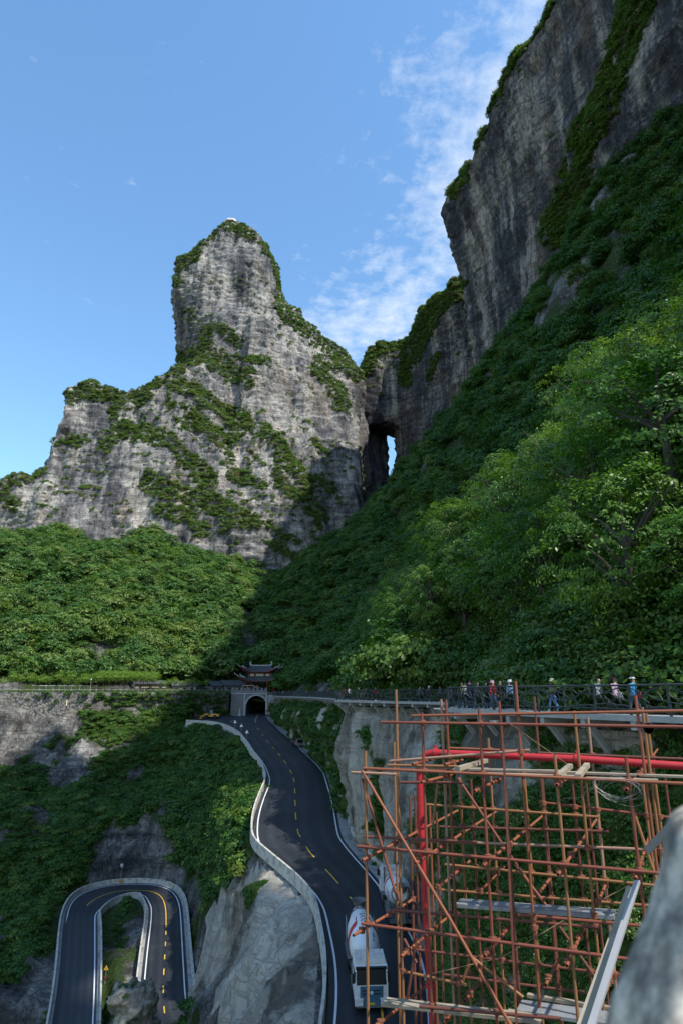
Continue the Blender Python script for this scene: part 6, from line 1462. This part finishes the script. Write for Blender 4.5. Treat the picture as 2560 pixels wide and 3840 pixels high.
def mixer_truck(loc, rz, pitch, label, text=True):
    """forward = +x, ground z = 0"""
    T = empty('mixer_truck', loc, rz); T.rotation_euler = (0, pitch, rz)
    m = MB(); m.box((.1, 0, .95), (8.9, .85, .3)); m.box((-1.2, 0, .72), (6.6, 2.2, .12)); m.box((1.9, 1.0, .75), (1.1, .5, .55)); m.box((1.9, -1.0, .75), (1.1, .5, .55)); m.box((-4.35, 0, .75), (.12, 2.3, .35)); m.build('chassis', MAT['chassis'], T)
    wt = MB().lathe([(.34, -.15), (.50, -.14), (.53, -.08), (.53, .08), (.50, .14), (.34, .15)], n=20, axis='Y').mesh('tyre', MAT['tyre'], True); wr = MB().lathe([(.05, -.09), (.33, -.12), (.34, .12), (.05, .09)], n=16, axis='Y').mesh('rim', MAT['rim'], True)
    for x in (3.55, 1.15, -1.9, -3.25):
        for y in (-1.06, 1.06):
            w = empty('wheel', (x, y, .53)); w.parent = T; link(bpy.data.objects.new('tyre', wt), w); link(bpy.data.objects.new('rim', wr), w)
            if x < 0: MB().prism([(x - .68, .95), (x - .5, 1.12), (x + .5, 1.12), (x + .68, .95), (x + .62, .92), (x + .46, 1.06), (x - .46, 1.06), (x - .62, .92)], y - .26, y + .26, 'Y').build('mudguard', MAT['chassis'], T)
    cab = MB(); cab.prism([(2.55, .75), (4.55, .55), (4.62, 1.25), (4.60, 1.75), (4.30, 2.72), (4.05, 2.86), (2.6, 2.9), (2.5, 2.7)], -1.22, 1.22, 'Y'); cb = cab.build('cab', MAT['truck_white'], T)
    rf = MB(); rf.prism([(2.55, 2.9), (4.08, 2.86), (3.8, 3.1), (2.75, 3.32), (2.58, 3.25)], -1.1, 1.1, 'Y'); rr = rf.build('cab_roof', MAT['truck_cream'], T)
    for y in (-.75, -.25, .25, .75): MB().beam((2.75, y, 3.33), (3.78, y, 3.12), .07, .04).build('roof_rib', MAT['truck_cream'], rr)
    MB().box((3.2, 0, 3.25), (.5, .6, .05), tilt=Matrix.Rotation(.2, 3, 'Y')).build('roof_hatch', MAT['truck_cream'], rr)
    m = MB(); m.add([(4.625, -1.12, 1.76), (4.625, 1.12, 1.76), (4.33, 1.08, 2.68), (4.33, -1.08, 2.68)], [(0, 1, 2, 3)]); ws = m.build('windscreen', MAT['screen_glass'], T)
    MB().box((4.36, 0, 2.76), (.28, 2.3, .1)).build('sun_visor', MAT['screen_glass'], T)
    for y in (-1.226, 1.226): m = MB(); m.add([(3.3, y, 1.85), (4.35, y, 1.8), (4.2, y, 2.6), (3.3, y, 2.62)], [(0, 1, 2, 3)]); m.build('side_window', MAT['screen_glass'], T)
    g = MB(); g.box((4.64, 0, 1.28), (.06, 1.7, .8)); gr = g.build('grille', MAT['truck_blue'], T)
    for z in (1.52, 1.3, 1.1): MB().box((4.69, 0, z), (.06, 1.45, .06)).build('grille_bar', MAT['truck_blue'], gr)
    for z in (1.41, 1.2): MB().box((4.67, 0, z), (.03, 1.3, .08)).build('grille_slot', MAT['glass_dark'], gr)
    tm = MB(); tm.lathe([(.11, -.01), (.13, 0), (.11, .01)], (4.73, 0, 1.3), 14, 'X')
    for a in (90, 210, 330): tm.beam((4.74, 0, 1.3), (4.74, .11 * math.cos(math.radians(a)), 1.3 + .11 * math.sin(math.radians(a))), .015, .015)
    tm.build('badge', MAT['lamp'], gr)
    bp = MB(); bp.box((4.66, 0, .68), (.2, 1.3, .42)); bp.build('bumper', MAT['truck_blue'], T)
    for y in (-.92, .92):
        b2 = MB(); b2.box((4.60, y, .70), (.3, .62, .5)); bo = b2.build('bumper_corner', MAT['truck_white'], T); MB().box((4.755, y, .78), (.03, .46, .22)).build('headlight', MAT['lamp'], bo)
        MB().box((4.5, y * 1.42, 2.15), (.12, .24, .62)).build('mirror', MAT['tyre'], T); MB().beam((4.4, y * 1.24, 2.5), (4.5, y * 1.42, 2.45), .04, .04).build('mirror_arm', MAT['tyre'], T)
    MB().box((4.66, 0, .42), (.18, 2.2, .14)).build('skirt', MAT['chassis'], T)
    MB().box((4.78, 0, .62), (.02, .44, .15)).build('number_plate', MAT['plate_yellow'], T)
    tl = .20; dc = Vector((-.35, 0, 2.28)); Rm = Matrix.Rotation(tl, 3, 'Y')
    D_ = empty('drum', tuple(dc)); D_.parent = T; D_.rotation_euler = (0, tl, 0)
    MB().lathe([(r, t) for t, r in DRP], n=36, axis='X').build('drum_shell', MAT['truck_white'], D_, True)
    MB().lathe([(drum_r(-3.55) + .04, -3.6), (drum_r(-3.5) + .06, -3.55), (drum_r(-3.4) + .04, -3.45)], n=36, axis='X').build('drum_ring', MAT['chassis'], D_)
    def patch(poly_fn, mat, name, me=None):
        """map (t along axis, s angle) to drum surface"""
        me2 = me
        for v in me2.vertices:
            t, a = v.co.x, v.co.y; r = drum_r(t) + .012; v.co = (t, r * math.sin(a), r * math.cos(a))
        me2.materials.clear(); me2.materials.append(mat); return link(bpy.data.objects.new(name, me2), D_)
    def quadpatch(t0, t1, a0, a1, sk=0.0, n=10):
        m = MB(); vs = [(t0 + (t1 - t0) * i / 3 + sk * j / n, a0 + (a1 - a0) * j / n, 0) for j in range(n + 1) for i in range(4)]
        m.add(vs, [(j * 4 + i, j * 4 + i + 1, j * 4 + 5 + i, j * 4 + 4 + i) for j in range(n) for i in range(3)]); return m.mesh('stripe')
    for sg in (-1, 1):
        patch(None, MAT['drum_red'], 'stripe', quadpatch(-1.35, -.75, sg * .5, sg * 1.9, .9)); patch(None, MAT['drum_red'], 'stripe', quadpatch(-2.0, -1.0, sg * .42, sg * .50, .2))
        patch(None, MAT['drum_red'], 'stripe', quadpatch(-4.15, -3.7, sg * .25, sg * .5, 0)); patch(None, MAT['drum_red'], 'stripe', quadpatch(-4.15, -3.7, sg * 1.1, sg * 1.4, 0))
    tx = text_mesh('SANY', .78)
    for v in tx.vertices: x, y = v.co.x, v.co.y; v.co = (-1.55 + x * .82, (y * .82) / 1.15, 0)
    patch(None, MAT['ink'], 'lettering', tx)
    for row in range(2):
        m = MB()
        for q in range(7):
            if q == 4: continue
            m.add([(.05 + q * .12, .52 + row * .12, 0), (.13 + q * .12, .52 + row * .12, 0), (.13 + q * .12, .59 + row * .12, 0), (.05 + q * .12, .59 + row * .12, 0)], [(0, 1, 2, 3)])
        patch(None, MAT['ink'], 'small_print', m.mesh('small_print'))
    hz_ = Vector(dc) + Rm @ Vector((-4.45, 0, .35))
    MB().lathe([(.28, -.35), (.62, .25), (.66, .3), (.6, .28), (.24, -.3)], (hz_.x - .15, 0, hz_.z + .25), 14).build('hopper', MAT['chassis'], T)
    m = MB(); m.beam((-4.3, .55, .9), (-4.1, .5, 3.1), .12, .12); m.beam((-4.3, -.55, .9), (-4.1, -.5, 3.1), .12, .12); m.beam((-4.1, -.5, 2.2), (-4.1, .5, 2.2), .1, .1); m.build('rear_frame', MAT['chassis'], T)
    MB().prism([(-4.55, 2.1), (-4.3, 2.15), (-5.3, 1.0), (-5.5, 1.05)], -.22, .22, 'Y').build('chute', MAT['chassis'], T)
    for sg in (-1, 1):
        ld = MB(); ld.tube([(-3.9, sg * 1.2, .9), (-3.9, sg * 1.2, 3.2)], .03, 5); ld.tube([(-3.3, sg * 1.2, .9), (-3.3, sg * 1.2, 3.2)], .03, 5)
        for k in range(7): ld.tube([(-3.9, sg * 1.2, 1.1 + k * .33), (-3.3, sg * 1.2, 1.1 + k * .33)], .022, 5)
        ld.build('ladder', MAT['steel'], T)
    MB().cyl((2.3, .9, 2.6), .08, 1.6, 8).build('exhaust', MAT['chassis'], T)
    m = MB(); m.box((4.5, .5, 1.92), (.02, .5, .22)); m.build('windscreen_card', MAT['sign_white'], T)
    return tag(T, label, 'truck')
pt_ = math.atan(RB)
t1f, t1r = plin(1392, 3792, RA, RB), None
yF = 54.0; xF = (1393 - 1280) / FPX * (yF * CP + zr(yF) * SP); yR_ = 63.4; xR_ = (1345 - 1280) / FPX * (yR_ * CP + zr(yR_) * SP)
mixer_truck(((xF + xR_) / 2, (yF + yR_) / 2, zr((yF + yR_) / 2)), math.atan2(yF - yR_, xF - xR_), pt_, 'white mixer truck with red drum stripes driving towards the camera')
y2a, y2b = 67.0, 76.5; x2a = (1508 - 1280) / FPX * (y2a * CP + zr(y2a) * SP); x2b = (1462 - 1280) / FPX * (y2b * CP + zr(y2b) * SP)
mixer_truck(((x2a + x2b) / 2, (y2a + y2b) / 2, zr((y2a + y2b) / 2)), math.atan2(y2b - y2a, x2b - x2a), -pt_, 'white mixer truck seen from behind beside the rock face')
# wheel loader
MAT['loader_yellow'] = flat_mat('loader_yellow', (.60, .34, .04), .5, var=.15, dirt=(.2, .13, .05), dirt_scale=1.5)
lx = (796 - 1280) * SX * 238 / 250; WL = empty('wheel_loader', (lx, 237, zr(237)), math.pi - .12)
m = MB(); m.prism([(-3.2, .75), (-.3, .75), (-.3, 1.5), (-1.0, 1.75), (-3.2, 1.65), (-3.4, 1.2)], -.85, .85, 'Y'); m.box((.8, 0, .95), (2.2, .8, .5)); m.build('body', MAT['loader_yellow'], WL)
m = MB(); m.prism([(-1.15, 1.7), (.0, 1.5), (.15, 2.2), (-.05, 3.0), (-1.1, 3.05)], -.65, .65, 'Y'); cbn = m.build('cab', flat_mat('blue_cab_glass', (.06, .11, .17), .25, spec=.5), WL); MB().box((-.52, 0, 3.1), (1.35, 1.5, .12)).build('cab_roof', MAT['glass_dark'], cbn)
for x in (-2.1, 1.0):
    for y in (-.95, .95): w = empty('wheel', (x, y, .68)); w.parent = WL; MB().lathe([(.38, -.24), (.64, -.24), (.69, -.12), (.69, .12), (.64, .24), (.38, .24)], n=18, axis='Y').build('tyre', MAT['tyre'], w, True); MB().lathe([(.05, -.18), (.37, -.2), (.37, .2), (.05, .18)], n=12, axis='Y').build('rim', MAT['loader_yellow'], w)
for y in (-.45, .45): MB().prism([(.3, 1.3), (.7, 1.75), (1.9, 1.75), (3.0, .75), (2.7, .65), (1.7, 1.4), (.8, 1.35)], y - .1, y + .1, 'Y').build('lift_arm', MAT['loader_yellow'], WL)
MB().prism([(2.75, .1), (3.75, .08), (3.9, .2), (3.1, .3), (3.0, .8), (3.45, 1.15), (3.3, 1.2), (2.7, .8)], -1.2, 1.2, 'Y').build('bucket', MAT['loader_yellow'], WL)
tag(WL, 'yellow wheel loader with dark cab parked by the tunnel', 'loader')
# flatbed cart
MAT['rust_bed'] = flat_mat('rusty_flatbed', (.16, .055, .035), .7, var=.2)
fp = plin(1117, 2800, RA, RB); FCt = empty('flatbed_truck', (fp[0], fp[1], zr(fp[1])), -math.pi / 2 + .35); FCt.rotation_euler = (0, pt_, -math.pi / 2 + .35)
MB().box((-1.5, 0, 1.0), (4.4, 2.0, .18)).build('flatbed', MAT['rust_bed'], FCt); m = MB(); m.box((-1.3, 0, .75), (5.4, .6, .25)); m.build('chassis', MAT['chassis'], FCt)
m = MB(); m.prism([(.9, .6), (2.2, .6), (2.25, 1.2), (1.95, 2.1), (.95, 2.15)], -.85, .85, 'Y'); cbn = m.build('cab', MAT['chassis'], FCt); m = MB(); m.add([(2.23, -.7, 1.3), (2.23, .7, 1.3), (2.0, .66, 2.0), (2.0, -.66, 2.0)], [(0, 1, 2, 3)]); m.build('windscreen', MAT['screen_glass'], cbn)
for y in (-.6, .6): MB().cyl((2.24, y, .95), .12, .05, 10, 'X').build('headlight', MAT['lamp'], cbn)
for x, y in ((1.7, -.75), (1.7, .75), (-2.4, -.85), (-2.4, .85)): MB().lathe([(.15, -.1), (.40, -.1), (.42, 0), (.40, .1), (.15, .1)], (x, y, .42), 14, 'Y').build('wheel', MAT['tyre'], FCt, True)
tag(FCt, 'small truck with dark cab and rust brown flat bed parked at the kerb', 'truck')
# road signs
def tri_sign(u, vt, vb, label, lamp=False):
    p = plin(u, vb, RA + .95, RB); p[0] -= .3; hgt = (vb - vt) * p[1] / (FPX / CP)
    s = empty('sign_post', (p[0], p[1], p[2] - .95)); H = hgt + .9; MB().cyl((0, 0, H / 2), .045, H, 6).build('pole', MAT['steel'], s)
    m = MB(); m.prism([(-.5, H - .75), (.5, H - .75), (0, H + .15)], -.04, .0, 'Y'); m.build('sign_plate', MAT['sign_white'], s)
    if lamp: MB().tube([(0, 0, H), (-.5, -.1, H + .1), (-1.2, -.2, H - .3)], .04, 5).build('lamp_arm', MAT['steel'], s); MB().lathe([(.05, 0), (.2, .12), (.1, .3)], (-1.2, -.2, H - .5), 8).build('lamp_head', MAT['steel'], s)
    return tag(s, label, 'sign')
tri_sign(885, 2703, 2731, 'post with a lamp arm and plate, first behind the parapet from the tunnel', True); tri_sign(909, 2717, 2742, 'triangular sign on a post, middle of the three behind the parapet'); tri_sign(930, 2740, 2765, 'triangular sign on a post, farthest from the tunnel along the parapet')
def at8(zx, zy, dz=0): p = H8((zx, zy)); return p + [0, 0, dz]
mp_ = hop[np.argmin(np.abs(proj(hop)[0] - 443) + 5 * (proj(hop)[1] > 3360))]; mr = empty('convex_mirror', (mp_[0], mp_[1] + .3, mp_[2] + .6)); MB().cyl((0, 0, 1.2), .05, 2.6, 6).build('pole', MAT['steel'], mr); MB().lathe([(.02, -.10), (.3, -.07), (.42, 0), (.40, .05)], (0, 0, 2.8), 16, 'Y').build('mirror', MAT['steel'], mr); tag(mr, 'round traffic mirror on a post at the hairpin bend', 'mirror')
MAT['warn'] = flat_mat('warning_yellow', (.62, .36, .02), .5)
yp = hop[np.argmin(np.abs(proj(hop)[0] - 451) + 5 * (proj(hop)[1] > 3360))]; ym = MB(); ym.box((0, 0, 0), (1.3, .06, .7)); o = ym.build('marker_plate', flat_mat('faded_marker', (.38, .22, .06), .7)); o.location = (yp[0], yp[1] - .06, yp[2] + .5); tag(o, 'faded orange marker plate on the hairpin parapet', 'sign')
wp = at8(495, 1020); ws_ = empty('warning_sign', (wp[0] + .3, wp[1], wp[2])); MB().cyl((0, 0, 1.1), .04, 2.4, 6).build('pole', MAT['steel'], ws_); m = MB(); m.prism([(-.36, 1.7), (.36, 1.7), (0, 2.35)], -.03, 0, 'Y'); pl_ = m.build('plate', MAT['warn'], ws_); m = MB(); m.prism([(-.08, 1.8), (.08, 1.8), (0, 2.1)], -.045, -.032, 'Y'); m.build('symbol', MAT['ink'], pl_); MB().box((0, 0, .7), (.3, .2, .4)).build('box', MAT['dark_wood'], ws_)
tag(ws_, 'yellow triangular warning sign above a red box inside the hairpin', 'sign')
